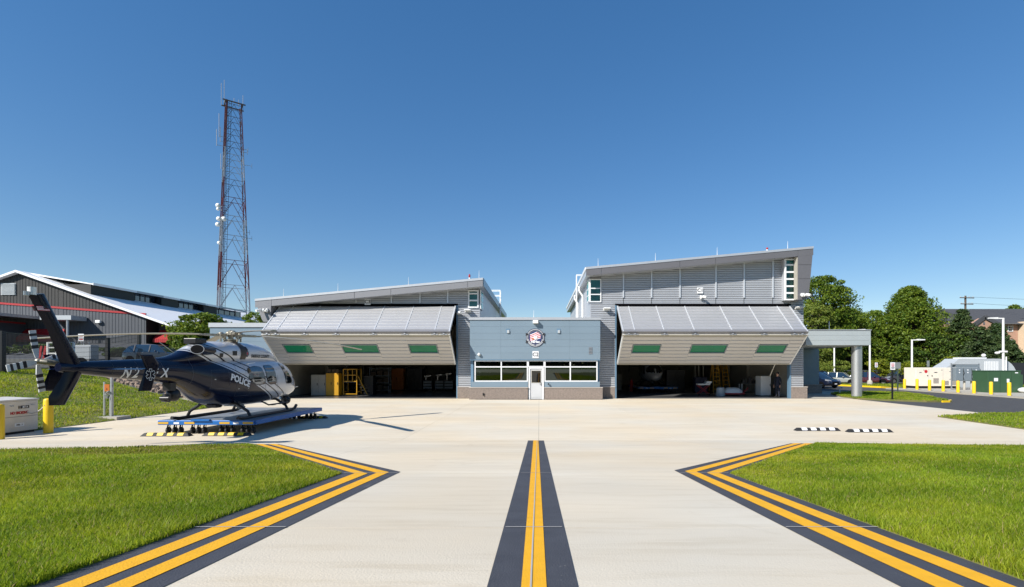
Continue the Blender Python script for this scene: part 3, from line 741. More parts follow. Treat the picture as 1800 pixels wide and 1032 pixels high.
def h1_bits():
    P = None
    window(P, ox(1039), ox(1058.5)+.06, oz(528), oz(486), YH-.06, [], [oz(514), oz(503)], .07, lit_backing=True)
    # the corner window turns onto the side wall
    b = MB().box(3.42, YH, 6.75, 3.54, YH+1.2, 8.3); b.build('window_return', M['white_frame'], P)
    for z0, z1 in ((6.85,7.15),(7.25,7.6),(7.7,8.2)):
        box('pane', M['glass_leaf'], P, 3.405, YH+.12, z0, 3.42, YH+1.08, z1)
    rows = [oz(y) for y in (513.2, 501, 488.3, 475.8, 463)]
    w33 = lambda p: (p-CX)*33.0/FPX
    window(P, w33(1379.5), w33(1398.5), oz(526), oz(452), 33.0, [], rows, .09, mull=.11, lit_backing=True, dep=.10)
    box('window_bay', M['silver_siding'], P, w33(1379.5)+.02, 33.105, oz(526)+.01, w33(1398.5), YH-.02, oz(452)-.01)
    box('window_reveal', M['liner_white'], P, ox(1403)-.05, YC+.06, 6.75, ox(1403)-.003, 32.96, zr1(17.25)-.56)
    camera_fixture(P, hx(1231), YH-.05, hz(522), 1)
    camera_fixture(P, 17.62, YC, oz(518), -1); camera_fixture(P, 17.72, YC-.0, oz(518), 1)
    lamp_fixture(P, hx(1066), YH-.03, hz(545)); lamp_fixture(P, hx(1402), YH-.03, hz(543))
    for x in (4.0, 7.9, 12.1, 16.9): MB().cyl((x, YC+.4), .018, zr1(x), zr1(x)+.62, 6, .006).build('lightning_rod', M['white_paint'], P)
    b = MB().cyl((14.9+.6, YC+.4), .05, zr1(15.5), zr1(15.5)+.18, 8); b.mi = 1; b.lathe([(.07,.18),(.075,.25),(.04,.30)], (15.5, YC+.4, zr1(15.5)), n=10); b.build('beacon_light', [M['white_paint'], M['red_paint']], P)
    for y in (38.2, 43.0):
        z = zr1(3.1) - .35
        MB().tube([(3.14, y, z), (3.16, y, z-.35), (3.42, y, z-.75), (3.42, y, z-1.0), (3.42, y, 5.2)], .075, 8).build('downpipe', M['white_paint'], P, smooth=50)
    b = MB()
    for yy in (39.6, 40.05): b.bar((3.06, yy, 5.4), (3.06, yy, 9.75), .06)
    for k in range(14): b.bar((3.06, 39.6, 5.6+k*.31), (3.06, 40.05, 5.6+k*.31), .03)
    for yy in (39.6, 40.05): b.bar((3.06, yy, 9.72), (3.75, yy, 9.72), .05); b.bar((3.4, yy, 9.4), (3.75, yy, 9.4), .04)
    b.build('roof_ladder', M['white_paint'], P)
attach(h1, h1_bits)
def h3_bits():
    P = None
    window(P, hx(823), hx(841.5), hz(541.5), zr3(-4.5)-.60, YH-.06, [], [hz(528.5), hz(516.5)], .09, mull=.10, lit_backing=True)
    b = MB().box(-4.10, YH-.06, 6.22, -4.04, YH+1.3, 7.5); b.build('window_return', M['white_frame'], P)
    for z0, z1 in ((6.30,6.65),(6.75,7.1),(7.2,7.45)): box('pane', M['glass_leaf'], P, -4.04, YH+.15, z0, -4.025, YH+1.2, z1)
    camera_fixture(P, hx(806), YH-.05, hz(549), 1); lamp_fixture(P, hx(823), YH-.03, hz(548)); camera_fixture(P, ox(464), YC, oz(545), -1); camera_fixture(P, ox(470), YC, oz(545), 1)
    for x in (-17.4, -13.7, -8.9, -4.1): MB().cyl((x, YC+.4), .018, zr3(x), zr3(x)+.62, 6, .006).build('lightning_rod', M['white_paint'], P)
    x = -4.75; b = MB().cyl((x, YC+.4), .05, zr3(x), zr3(x)+.2, 8); b.mi = 1; b.lathe([(.06,.2),(.07,.3),(.04,.42)], (x, YC+.4, zr3(x)), n=10); b.build('beacon_light', [M['white_paint'], M['red_paint']], P)
    b = MB()
    for yy in (45.6, 46.2): b.bar((-3.70, yy, 5.4), (-3.70, yy, 9.4), .07)
    for k in range(13): b.bar((-3.70, 45.6, 5.6+k*.31), (-3.70, 46.2, 5.6+k*.31), .03)
    for yy in (45.6, 46.2):
        b.bar((-3.7, yy, 9.38), (-4.6, yy, 9.38), .05); b.bar((-3.7, yy, 8.9), (-4.6, yy, 8.9), .05); b.bar((-4.6, yy, 8.0), (-4.6, yy, 9.4), .05)
    b.build('roof_ladder', M['white_paint'], P)
attach(h3, h3_bits)

# office block between the hangars
M['door_white'] = pm('door_white', (.50,.51,.52), .45, 0, var=.06)
off = thing('office_building', 'low blue panelled office with round emblem, C2 plate, glazed front and brick base', 'office building', (-.3, YC, 0))
def office():
    P = None
    X0, X1 = ox(826), ox(1055); ZT = 5.52; ZB = oz(632); ZW = oz(671); ZS = .78
    box('shell', M['blue_trim'], P, X0+.05, YC+.03, 3.0, X1-.05, 44, ZT-.2)
    for xa, xb in ((X0+.02, X0+.2), (X1-.2, X1-.02)): box('shell', M['blue_trim'], P, xa, YC+.25, 0, xb, 44, 2.998)
    box('shell', M['liner_white'], P, X0+.22, 40, 0, X1-.22, 40.2, 2.99)
    box('floor', M['hangar_floor'], P, X0+.2, YC+.3, -.1, X1-.2, 43.9, .01); box('ceiling', M['ceiling_dark'], P, X0+.22, YC+.3, 2.9, X1-.22, 39.9, 2.98)
    xs = [X0, ox(880.5), ox(1001.5), X1]; zs = [ZB + (5.34-ZB)*k/6 for k in range(7)]
    for i in range(3):
        for j in range(6):
            box('wall_panel', M['blue_panel'], P, xs[i]+.003, YC-.04, zs[j]+.003, xs[i+1]-.003, YC+.028, zs[j+1]-.003)
    box('soffit_trim', M['blue_trim'], P, X0, YC-.05, ZB-.06, X1, YC+.1, ZB-.002)
    box('side_panel', M['blue_panel'], P, X1-.03, YC+.032, ZB, X1, YH-.04, 5.34); box('side_panel', M['blue_panel'], P, X0, YC+.032, ZB, X0+.03, YH-.04, 5.34)
    box('roof_coping', M['roof_metal'], P, X0-.06, YC-.10, 5.345, X1+.06, 44.1, ZT)
    W = [(ox(834), ox(928), [ox(881)]), (ox(957), ox(1050.5), [ox(1002.5)])]
    for a, c, cols in W: window(P, a, c, ZW+.0, ZB-.065, YC+.06, cols, [oz(645)], .075, 'glass_office', mull=.08)
    window(P, ox(928)+.003, ox(957)-.003, oz(645), ZB-.065, YC+.06, [], [], .06, 'glass_teal')
    for a, c in ((X0+.10, ox(928)), (ox(957), X1-.02)):
        box('sill_band', M['blue_panel'], P, a, YC+.02, ZS+.06, c, YC+.3, ZW-.003)
        box('wall_core', M['mortar'], P, a, YC+.1, 0, c, YC+.3, ZS)
    for k in range(2): pass
    bricks(P, ox(825), ox(928), 0, ZS, YC-.06, .30); bricks(P, ox(957), ox(1059), 0, ZS, YC-.06, .30)
    # entrance door
    dx0, dx1, dz = ox(929), ox(956), oz(645.5)
    f = MB().box(dx0, YC+.02, 0, dx0+.11, YC+.2, dz); f.box(dx1-.11, YC+.02, 0, dx1, YC+.2, dz); f.box(dx0+.11, YC+.02, dz-.10, dx1-.11, YC+.2, dz); f.build('door_frame', M['white_frame'], P)
    d = MB(); a, c = dx0+.115, dx1-.115; z1 = dz-.105; y = YC+.07
    ga, gc, gz0, gz1 = a+.10, c-.10, oz(672.5), oz(652)
    d.box(a, y, .02, c, y+.05, gz0); d.box(a, y, gz1, c, y+.05, z1); d.box(a, y, gz0, ga, y+.05, gz1); d.box(gc, y, gz0, c, y+.05, gz1)
    dd = d.build('door', M['door_white'], P)
    box('door_panel', M['door_white'], dd, a+.06, y-.012, .12, c-.06, y-.001, oz(681))
    MB().add([(ga,y+.02,gz0),(gc,y+.02,gz0),(gc,y+.02,gz1),(ga,y+.02,gz1)],[(0,1,2,3)]).build('pane', M['glass_cabin'], dd, fix=False)
    fr = MB(); 
    for (p, q, r, s) in ((ga-.03,gc+.03,gz0-.03,gz0),(ga-.03,gc+.03,gz1,gz1+.03),(ga-.03,ga,gz0,gz1),(gc,gc+.03,gz0,gz1)): fr.box(p, y-.015, r, q, y-.002, s)
    fr.build('pane_bead', M['liner_white'], dd)
    MB().box(c-.10, y-.03, .92, c-.05, y-.002, 1.16).bar((c-.075, y-.06, 1.06), (c-.20, y-.06, 1.06), .025).bar((c-.075, y-.06, 1.06), (c-.075, y-.0, 1.06), .025).build('handle', M['steel'], dd)
    # plates and fittings
    cx, cz = ox(941.5), oz(623.5); sp = box('sign_plate', M['white_print'], P, cx-.21, YC-.07, cz-.235, cx+.21, YC-.041, cz+.235)
    text('C2', .36, M['black_print'], sp, 'lettering', face_south(cx-.005, YC-.075, cz), bold=.006, sx=.92)
    lx, lz = ox(941.5), oz(567)
    MB().box(lx-.18, YC-.35, lz-.08, lx+.18, YC-.04, lz+.13).build('wall_light', M['white_paint'], P, bevel=.02)
    for px in (893, 982):
        x, z = ox(px), oz(582); v = MB().box(x-.12, YC-.06, z-.15, x+.12, YC-.041, z+.15); v.build('wall_vent', M['blue_trim'], P); MB().box(x-.07, YC-.12, z-.14, x+.09, YC-.061, z+.06).build('vent_hood', M['grey_light'], P)
    b = MB(); x, z = ox(1038), oz(616)
    for k in range(5): b.box(x-.12, YC-.07, z+.16-k*.1, x+.12, YC-.041, z+.21-k*.1)
    b.build('louvre', M['fascia_grey'], P)
    b = MB().cyl((0,0), .05, 0, .06, 10); b.sphere((0,0,-.05), .10, 12, 8); b.build('dome_camera', M['white_paint'], P, smooth=60, loc=(ox(842.5), YC-.14, oz(622)))
    for px in (850, 964): box('hose_bib', M['black_metal'], P, ox(px)-.04, YC-.14, oz(693)-.08 if px == 850 else oz(675)-.05, ox(px)+.04, YC-.05, oz(693)+.08 if px == 850 else oz(675)+.05)
    MB().cyl((ox(938), YC+.5), .02, ZT, ZT+.55, 6, .006).build('lightning_rod', M['white_paint'], P)
    # emblem: disc with ring, flag, field, bird head and scroll ends
    ex, ez, er = ox(941), oz(594), .62
    def disc(nm, r, y, m, par, n=40): return MB().lathe([(r, 0), (r, .02)], (ex, y, ez), 'Y', n).build(nm, m, par)
    em = disc('emblem', er, YC-.075, M['navy_flat'], P)
    disc('emblem_ring', er*.93, YC-.08, M['white_print'], em); disc('emblem_band', er*.89, YC-.085, M['emblem_grey'], em); disc('emblem_field', er*.70, YC-.09, M['emblem_blue'], em)
    for k in range(9):           # waving stripes clipped by the field
        pts = []
        for s in range(13):
            u = -er*.68 + er*1.36*s/12; v = er*(-.12 + .095*k - .10*1) + .05*math.sin(u*5.0) + (.42*(u/er)*.32)
            pts.append((u, v))
        h = er*.048; up = []; lo = []
        for u, v in pts:
            lim = math.sqrt(max(0, (er*.67)**2 - u*u)); a, c = max(-lim, v-h), min(lim, v+h)
            if c > a + .004: up.append((u, c)); lo.append((u, a))
        if len(up) > 1:
            b = MB(); n = len(up); b.add([(ex+u, YC-.093, ez+v) for u, v in lo+up], [(i, i+1, n+i+1, n+i) for i in range(n-1)]); b.build('emblem_stripe', M['red_print'] if k % 2 else M['white_print'], em, fix=False)
    MB().lathe([(.12,0),(.13,.012),(.08,.02)], (ex+.0, YC-.118, ez+.02), 'Y', 12).build('bird_head', M['white_print'], em)
    MB().prism([(ex-.10, ez-.02), (ex-.24, ez-.10), (ex-.09, ez-.09)], YC-.118, YC-.105).build('bird_beak', M['yellow_equip'], em)
    text('Fairfax', .22, M['white_print'], em, 'lettering', face_south(ex, YC-.12, ez-.27), bold=.010)
    for i in range(26):
        a = math.pi*(1.08 + .84*i/25)
        if i in (12, 13): continue
        MB().box(-.012, -.004, -.035, .012, .004, .035).build('ring_letter', M['white_print'], em, loc=(ex+er*.80*math.cos(a), YC-.091, ez+er*.80*math.sin(a)), rot=(0, -(a+math.pi/2), 0))
    for sx in (-1, 1):
        for zz in (.24, -.26):
            MB().prism([(ex+sx*er*.80, ez+zz-.05), (ex+sx*er*1.08, ez+zz-.09), (ex+sx*er*1.0, ez+zz+.0), (ex+sx*er*1.06, ez+zz+.09), (ex+sx*er*.80, ez+zz+.05)], YC-.10, YC-.088).build('scroll_end', M['black_print'], em)
    # desks behind the glass
    for x in (-3.2, -1.6, 1.2, 2.9):
        box('desk', M['pole_wood'], P, x-.6, YC+1.0, .70, x+.6, YC+1.7, .76); box('monitor', M['black_metal'], P, x-.3, YC+1.3, .80, x+.3, YC+1.34, 1.2)
M['navy_flat'] = pm('navy_flat', (.012,.015,.05), .5); M['emblem_blue'] = pm('emblem_blue', (.015,.025,.12), .5); M['emblem_grey'] = pm('emblem_grey', (.09,.10,.13), .5)
attach(off, office)

# blue annex west of the low hangar
an = thing('annex_building', 'blue panelled annex with grey coping behind the rotor hub of the outdoor helicopter', 'annex', (-21.8, 36.7, 0))
def annex():
    P = None
    box('shell', M['blue_trim'], P, -25, 36.8, 0, -18.56, 50, 5.3)
    for j in range(9): box('wall_panel', M['blue_panel'], P, -25, 36.7, .4+j*.53, -18.6, 36.79, .4+(j+1)*.53-.006)
    box('roof_coping', M['roof_metal'], P, -25.06, 36.62, 5.19, -18.56, 50.1, 5.52)
attach(an, annex)
# covered entry east of the tall hangar
cn = thing('entry_canopy', 'grey flat canopy on one round silver column beside the tall hangar', 'canopy', (22, 33.3, 0))
def canopy():
    P = None
    for j in range(3): box('edge_panel', M['grey_band'], P, 18.2, 33.0, 3.68+j*.335, 22.62, 33.1, 3.68+(j+1)*.335-.008)
    box('deck', M['grey_light'], P, 18.2, 33.11, 3.64, 22.6, 39.2, 4.66)
    box('roof_coping', M['roof_metal'], P, 18.2, 32.96, 4.69, 22.66, 39.3, 4.74)
    MB().cyl((22.02, 33.55), .32, -.05, 3.635, 28).build('column', M['column_metal'], P, smooth=40)
    MB().box(19.6, 36.5, 4.74, 20.2, 37.2, 5.25).build('roof_unit', M['blue_trim'], P)
    MB().cyl((21.1, 35.2), .02, 4.74, 5.5, 6).build('lightning_rod', M['white_paint'], P)
M['grey_band'] = pm('grey_band', (.40,.44,.45), .45, .2, var=.05); M['column_metal'] = pm('column_metal', (.50,.51,.51), .36, .75, var=.06)
attach(cn, canopy)
ea = thing('entry_annex', 'dark blue panelled entry block with brick base in the shade under the canopy', 'annex', (20.5, 39.4, 0))
def entry():
    P = None
    box('shell', M['blue_trim'], P, 18.2, 39.5, 0, 22.75, 50, 4.6)
    for j in range(5): box('wall_panel', M['blue_panel'], P, 18.2, 39.4, .76+j*.57, 22.8, 39.49, .76+(j+1)*.57-.006)
    box('brick_base', M['brick_tan'], P, 18.2, 39.25, 0, 22.95, 39.39, .70); box('stone_cap', M['stone_cap'], P, 18.2, 39.22, .70, 22.98, 39.39, .75)
attach(ea, entry)
# ---------------------------------------------------------------- helicopter (nose north, standing on its dolly)
HX, HY = -11.1, 17.4
def livery():
    m = pm('livery', (.45,.46,.49), .22, .2, var=.04, coat=.15, spec=.3)
    nt = m.node_tree; N = nt.nodes; L = nt.links; b = N['Principled BSDF']
    tc = N.new('ShaderNodeTexCoord'); sp = N.new('ShaderNodeSeparateXYZ'); L.new(tc.outputs['Object'], sp.inputs[0])
    ma = N.new('ShaderNodeMath'); ma.operation = 'MULTIPLY_ADD'; ma.inputs[1].default_value = .45; L.new(sp.outputs['Y'], ma.inputs[0]); L.new(sp.outputs['Z'], ma.inputs[2])
    ad = N.new('ShaderNodeMath'); ad.operation = 'ADD'; ad.inputs[1].default_value = .63 - 2.0; L.new(ma.outputs[0], ad.inputs[0])   # q - 2
    rp = N.new('ShaderNodeValToRGB'); rp.color_ramp.interpolation = 'CONSTANT'
    navy = (.003,.005,.020,1); silver = (.55,.56,.59,1); blk = (.008,.009,.014,1)
    stops = [(0, navy), (.285, silver), (.335, blk), (.375, silver), (.57, blk), (.615, silver), (.80, blk), (.845, silver)]
    while len(rp.color_ramp.elements) < len(stops): rp.color_ramp.elements.new(.5)
    for e, (p, c) in zip(rp.color_ramp.elements, stops): e.position = p; e.color = c
    L.new(ad.outputs[0], rp.inputs[0]); L.new(rp.outputs[0], b.inputs['Base Color'])
    # metallic only where silver
    bw = N.new('ShaderNodeMath'); bw.operation = 'GREATER_THAN'; bw.inputs[1].default_value = .2
    sc_ = N.new('ShaderNodeSeparateColor'); L.new(rp.outputs[0], sc_.inputs[0]); L.new(sc_.outputs[0], bw.inputs[0])
    mu = N.new('ShaderNodeMath'); mu.operation = 'MULTIPLY'; mu.inputs[1].default_value = .25; L.new(bw.outputs[0], mu.inputs[0]); L.new(mu.outputs[0], b.inputs['Metallic'])
    return m
M['livery'] = livery()
heli = thing('helicopter', 'dark blue and silver police helicopter parked on a blue dolly outside', 'helicopter', (HX, HY, 0), group='helicopters')
def interp(tab, y):
    for (a, b) in zip(tab[:-1], tab[1:]):
        if y <= b[0]:
            t = (y-a[0])/(b[0]-a[0]); t = max(0, t); return [p+(q-p)*t for p, q in zip(a[1:], b[1:])]
    return list(tab[-1][1:])
def smooth_tab(tab, n):
    """monotone samples of a station table with light smoothing"""
    ys = np.linspace(tab[0][0], tab[-1][0], n); A = np.array([interp(tab, y) for y in ys])
    for _ in range(3): A[1:-1] = (A[:-2] + 2*A[1:-1] + A[2:]) / 4
    return ys, A
# fuselage stations: y, bottom, top, half width, squareness
FUS = [(11.15,2.16,2.36,.08,2.0),(11.7,2.09,2.40,.14,2.0),(13.0,1.93,2.46,.22,2.0),(13.9,1.83,2.50,.29,2.0),(14.55,1.74,2.52,.36,2.1),(15.0,1.56,2.53,.46,2.3),(15.4,1.32,2.53,.58,2.5),(15.8,1.10,2.53,.68,2.7),(16.4,.95,2.54,.77,2.9),
       (17.2,.88,2.56,.83,3.1),(18.2,.86,2.56,.86,3.2),(19.0,.88,2.56,.86,3.1),(19.7,.91,2.52,.83,2.9),(20.2,.95,2.43,.76,2.7),(20.55,.97,2.24,.67,2.5),(20.9,1.00,1.93,.54,2.3),(21.2,1.06,1.66,.40,2.1),(21.4,1.15,1.50,.25,2.0),(21.48,1.27,1.40,.10,2.0)]
COW = [(13.75,2.30,2.50,.12,2.0),(14.3,2.30,2.56,.20,2.0),(14.75,2.3,2.68,.26,2.1),(15.2,2.3,2.90,.32,2.2),(15.7,2.3,3.06,.45,2.3),(16.4,2.3,3.12,.58,2.4),(17.4,2.3,3.14,.58,2.5),(18.3,2.3,3.13,.56,2.5),(18.9,2.3,3.05,.52,2.4),(19.4,2.3,2.90,.46,2.3),(19.8,2.3,2.70,.36,2.2),(20.15,2.3,2.48,.20,2.0)]
def rings(tab, n, k):
    ys, A = smooth_tab(tab, n); out = []
    for y, (zb, zt, w, e) in zip(ys, A):
        cz, hz_ = (zb+zt)/2, (zt-zb)/2; r = []
        for i in range(k):
            t = 2*math.pi*i/k; c, s = math.cos(t), math.sin(t)
            px_ = math.copysign(abs(c)**(2/e), c)*w; pz = math.copysign(abs(s)**(2/e), s)*hz_
            # belly narrower than the shoulders
            f = 1.0 - .10*max(0, -pz/hz_)**2 - .12*max(0, pz/hz_)**2
            r.append((px_*f, y-HY, cz+pz))
        out.append(r)
    return out
fb = MB().loft(rings(FUS, 110, 44)); fus = fb.build('fuselage', [M['livery'], M['glass_cabin_dark'] if 'glass_cabin_dark' in M else M['livery']], heli, smooth=50)
M['glass_cabin_dark'] = pm('glass_cabin_dark', (.012,.016,.02), .04, 0, coat=1.0, spec=1.0)
fus.data.materials[1] = M['glass_cabin_dark']
for p in fus.data.polygons:
    c = p.center
    if c.y > 20.3-HY and c.z > 1.68 and p.normal.y > .30 and abs(c.x) > .05: p.material_index = 1
cb = MB().loft(rings(COW, 70, 40)); cow = cb.build('engine_cowling', M['livery'], heli, smooth=50)
BV = []
for o in (fus, cow):
    me = o.data; BV.append(BVHTree.FromPolygons([v.co for v in me.vertices], [tuple(p.vertices) for p in me.polygons]))
def skin(y, z, off, side=1, bv=BV):
    """point on the hull at (y, z), pushed off along the surface normal"""
    best = None
    for b in bv:
        h = b.ray_cast(Vector((3*side, y, z)), Vector((-side, 0, 0)))
        if h[0] is not None and (best is None or h[0].x*side > best[0].x*side): best = h
    if best is None: return Vector((side*.05, y, z))
    n = best[1]; n = n if n.x*side > 0 else -n
    return best[0] + n*off
def patch(name, poly, m, off, side, parent, rng=5, thick=0.0):
    c = (sum(p[0] for p in poly)/len(poly), sum(p[1] for p in poly)/len(poly)); n = len(poly)
    vs = [skin(c[0], c[1], off, side)]; fs = []
    for k in range(1, rng+1):
        for p in poly: vs.append(skin(c[0]+(p[0]-c[0])*k/rng, c[1]+(p[1]-c[1])*k/rng, off, side))
    for i in range(n): fs.append((0, 1+i, 1+(i+1) % n))
    for k in range(rng-1):
        for i in range(n): j = (i+1) % n; fs.append((1+k*n+i, 1+(k+1)*n+i, 1+(k+1)*n+j, 1+k*n+j))
    return MB().add(vs, fs).build(name, m, parent, smooth=60)
def roundpoly(pts, r, k=4):
    out = []; n = len(pts)
    for i in range(n):
        p = Vector(pts[i]); a = (Vector(pts[i-1])-p); b = (Vector(pts[(i+1) % n])-p)
        ra, rb = min(r, a.length*.45), min(r, b.length*.45); A = p + a.normalized()*ra; B = p + b.normalized()*rb
        for s in range(k+1):
            t = s/k; q = A*(1-t)**2 + p*2*t*(1-t) + B*t*t; out.append((q.x, q.y))
    # densify long edges
    res = []
    for i in range(len(out)):
        a, b = Vector(out[i]), Vector(out[(i+1) % len(out)]); m_ = max(1, int((b-a).length/.12))
        for s in range(m_): q = a.lerp(b, s/m_); res.append((q.x, q.y))
    return res
def hp(px, py, X=-10.27):
    d = X*FPX/(px-CX); return (d-HY, HC+(CY-py)*d/FPX)
WIN = [[(438.5,648),(452,644),(462,646),(465.5,674),(452,676.5),(439,668)], [(466.5,643.5),(479,642.5),(482.5,646),(485,673),(474,675.5),(468.5,670)], [(490.5,641),(494.5,640),(509.5,668),(509,672.5),(496.5,673.5)]]
for side in (1, -1):
    for w in WIN:
        poly = [hp(*p, X=-10.27 if p[0] < 488 else -10.42) for p in w]
        fr = patch('window_frame', roundpoly([((p[0]-sum(q[0] for q in poly)/len(poly))*1.07+sum(q[0] for q in poly)/len(poly), (p[1]-sum(q[1] for q in poly)/len(poly))*1.06+sum(q[1] for q in poly)/len(poly)) for p in poly], .10), M['black_metal'], .006, side, heli)
        patch('window_pane', roundpoly(poly, .09), M['glass_cabin_dark'], .012, side, fr)
    # door seams: thin dark ribbons
    for ya in (487, 466, 437):
        pts = [hp(ya, y_) for y_ in (641, 650, 660, 670, 680, 690)] if ya == 487 else [hp(ya, y_) for y_ in (642, 655, 668, 682, 694)]
        vs = []; fs = []
        for (y, z) in pts: vs += [skin(y-.008, z, .004, side), skin(y+.008, z, .004, side)]
        for i in range(len(pts)-1): fs.append((2*i, 2*i+1, 2*i+3, 2*i+2))
        MB().add(vs, fs).build('door_seam', M['black_metal'], heli, fix=False)
    # intake grilles and exhaust belt on the cowling
    for (a, b_, c, d) in ((410,418,617,625),(391,396,621,628)):
        patch('intake_grille', [hp(a, d, -10.5), hp(b_, d, -10.5), hp(b_, c, -10.5), hp(a, c, -10.5)], M['black_metal'], .008, side, heli, 3)
    y0, y1 = 17.05-HY, 17.36-HY; vs = []; fs = []
    zz = np.linspace(2.52, 3.12, 12)
    for z in zz: vs += [skin(y0, z, .012, side), skin(y1, z, .012, side)]
    for i in range(len(zz)-1): fs.append((2*i, 2*i+1, 2*i+3, 2*i+2))
    MB().add(vs, fs).build('cowling_band', M['cowl_brown'] if 'cowl_brown' in M else M['black_metal'], heli, smooth=60)
M['cowl_brown'] = pm('cowl_brown', (.035,.028,.024), .4, .2)
for ch in heli.children:
    if ch.name.startswith('cowling_band'): ch.data.materials[0] = M['cowl_brown']
# engine exhaust: open tapered stub pointing out and aft
for side in (1,):
    p0 = Vector((side*.22, 15.95-HY, 2.76)); p1 = Vector((side*.40, 15.12-HY, 2.81))
    b = MB(); d = (p1-p0).normalized(); u = d.cross(Vector((0,0,1))).normalized(); w = u.cross(d); n = 24
    def ring(p, r): return [tuple(p + (u*math.cos(2*math.pi*k/n)*1.25 + w*math.sin(2*math.pi*k/n)*.92)*r) for k in range(n)]
    b.loft([ring(p0, .20), ring(p0.lerp(p1, .6), .175), ring(p1, .16)], cap=False); b.mi = 1
    b.loft([ring(p1, .16), ring(p1, .148)], cap=False); b.mi = 2; b.loft([ring(p1, .148), ring(p0.lerp(p1, .1), .12)], cap=True)
    b.build('exhaust', [M['livery_navy'] if 'livery_navy' in M else M['navy_paint'], M['galvanized'], M['dark_gap']], heli, smooth=40)
# antenna block, wire cutter
box('antenna_block', M['black_metal'], heli, -.20, 15.35-HY, 3.0, .20, 15.85-HY, 3.17, bevel=.02)
MB().tube([(.0, 14.75-HY, 2.66), (-.25, 14.45-HY, 3.0)], .008, 5).build('whip_antenna', M['steel'], heli)
# tail: fin, stabiliser, end plates, tail rotor
def plate(b, pts, x0, x1, th):
    """swept plate in the YZ plane, thin at its edges"""
    n = len(pts); cy = sum(p[0] for p in pts)/n; cz = sum(p[1] for p in pts)/n
    vs = [(x0, y, z) for y, z in pts]; ins = [((y-cy)*.72+cy, (z-cz)*.94+cz) for y, z in pts]
    vs += [(x0-th, y, z) for y, z in ins] + [(x0+th, y, z) for y, z in ins]
    fs = [tuple(range(n, 2*n))[::-1], tuple(range(2*n, 3*n))]
    for i in range(n): j = (i+1) % n; fs += [(i, j, n+j, n+i), (j, i, 2*n+i, 2*n+j)]
    return b.add(vs, fs)
def tp(px, py, X=HX): d = X*FPX/(px-CX); return (d-HY, HC+(CY-py)*d/FPX)
FIN = [tp(*p) for p in ((49,518),(77,516),(111,584),(146,646),(140,664),(114,712),(86,713),(85,698),(112,657),(84,582))]
secs = [(FIN[0],FIN[1],.055),(FIN[9],FIN[2],.08),(((FIN[9][0]+FIN[8][0])/2,(FIN[9][1]+FIN[8][1])/2),((FIN[2][0]+FIN[3][0])/2,(FIN[2][1]+FIN[3][1])/2),.09),(FIN[8],FIN[3],.10),(FIN[7],FIN[4],.085),(FIN[6],FIN[5],.05)]
fr_ = []
for (ty, tz), (ly, lz), th_ in secs:
    fr_.append([(u*th_, ty+(ly-ty)*v, tz+(lz-tz)*v) for v, u in ((0,0),(.25,.62),(.55,1),(.8,.85),(.95,.45),(1,0),(.95,-.45),(.8,-.85),(.55,-1),(.25,-.62))])
fin = MB().loft(fr_).build('tail_fin', M['navy_paint'], heli, smooth=35)
FB = [BVHTree.FromPolygons([v.co for v in fin.data.vertices], [tuple(p.vertices) for p in fin.data.polygons])]
def onfin(q, sx): return [skin(y, z, .006, sx, FB) for y, z in q]
t0 = tp(56, 512); MB().cyl((0, t0[0]), .075, t0[1]-.08, t0[1]+.09, 12).build('fin_beacon', M['light_lens'], heli); t1 = tp(46.5, 516)
MB().cyl((0, t1[0]), .05, t1[1]-.04, t1[1]+.05, 10).build('tail_light', M['steel'], heli)
# flag decal on the fin
fl = [tp(64, 537.5, HX+.06), tp(84.5, 538.5, HX+.06), tp(87.5, 547, HX+.06), tp(67.5, 546, HX+.06)]
for k in range(7):
    def fy(u, v): a = Vector(fl[3]).lerp(Vector(fl[2]), u); c = Vector(fl[0]).lerp(Vector(fl[1]), u); return a.lerp(c, v)
    q = [fy(0, k/7), fy(1 if k < 3 else .58, k/7), fy(1 if k < 3 else .58, (k+1)/7), fy(0, (k+1)/7)]
    for sx in (-1, 1): MB().add(onfin(q, sx), [(0,1,2,3)]).build('flag_stripe', M['red_print'] if k % 2 == 0 else M['white_print'], fin, fix=False)
q = [fy(.58, 3/7), fy(1, 3/7), fy(1, 1), fy(.58, 1)]
for sx in (-1, 1): MB().add(onfin(q, sx), [(0,1,2,3)]).build('flag_canton', M['flag_blue'] if 'flag_blue' in M else M['navy_flat'], fin, fix=False)
sy = 12.25-HY
MB().prism([(sy-.20, 2.20), (sy-.05, 2.235), (sy+.22, 2.225), (sy+.26, 2.205), (sy+.20, 2.19)], -1.2, 1.2, 'X').build('stabilizer', M['navy_paint'], heli)
EP = [tp(*p, X=-9.9) for p in ((246,623.5),(268.7,623.5),(280,640),(277,651),(265.8,687),(242.5,687.7),(255.6,647))]
for sx in (1, -1):
    ep = plate(MB(), EP, sx*1.2, 0, .022).build('end_plate', M['navy_paint'], heli)
# six-armed star decal with a staff on the outboard plate
sc0 = tp(264.3, 658.5, -9.88)
for k in range(3):
    a = math.pi*k/3
    def rot(u, v): return (u*math.cos(a)-v*math.sin(a), u*math.sin(a)+v*math.cos(a))
    def bar(u0, u1, v0, v1): return [rot(u0, v0), rot(u1, v0), rot(u1, v1), rot(u0, v1)]
    for q in (bar(-.045,-.033,.06,.15), bar(.033,.045,.06,.15), bar(-.045,.045,.138,.15), bar(-.045,-.033,-.15,-.06), bar(.033,.045,-.15,-.06), bar(-.045,.045,-.15,-.138)):
        MB().add([(1.2+.026, sc0[0]+u, sc0[1]+v) for u, v in q], [(0,1,2,3)]).build('star_outline', M['white_print'], ep if False else heli, fix=False)
MB().add([(1.2+.026, sc0[0]+u, sc0[1]+v) for u, v in ((-.007,-.09),(.007,-.09),(.007,.09),(-.007,.09))], [(0,1,2,3)]).build('star_staff', M['white_print'], heli, fix=False)
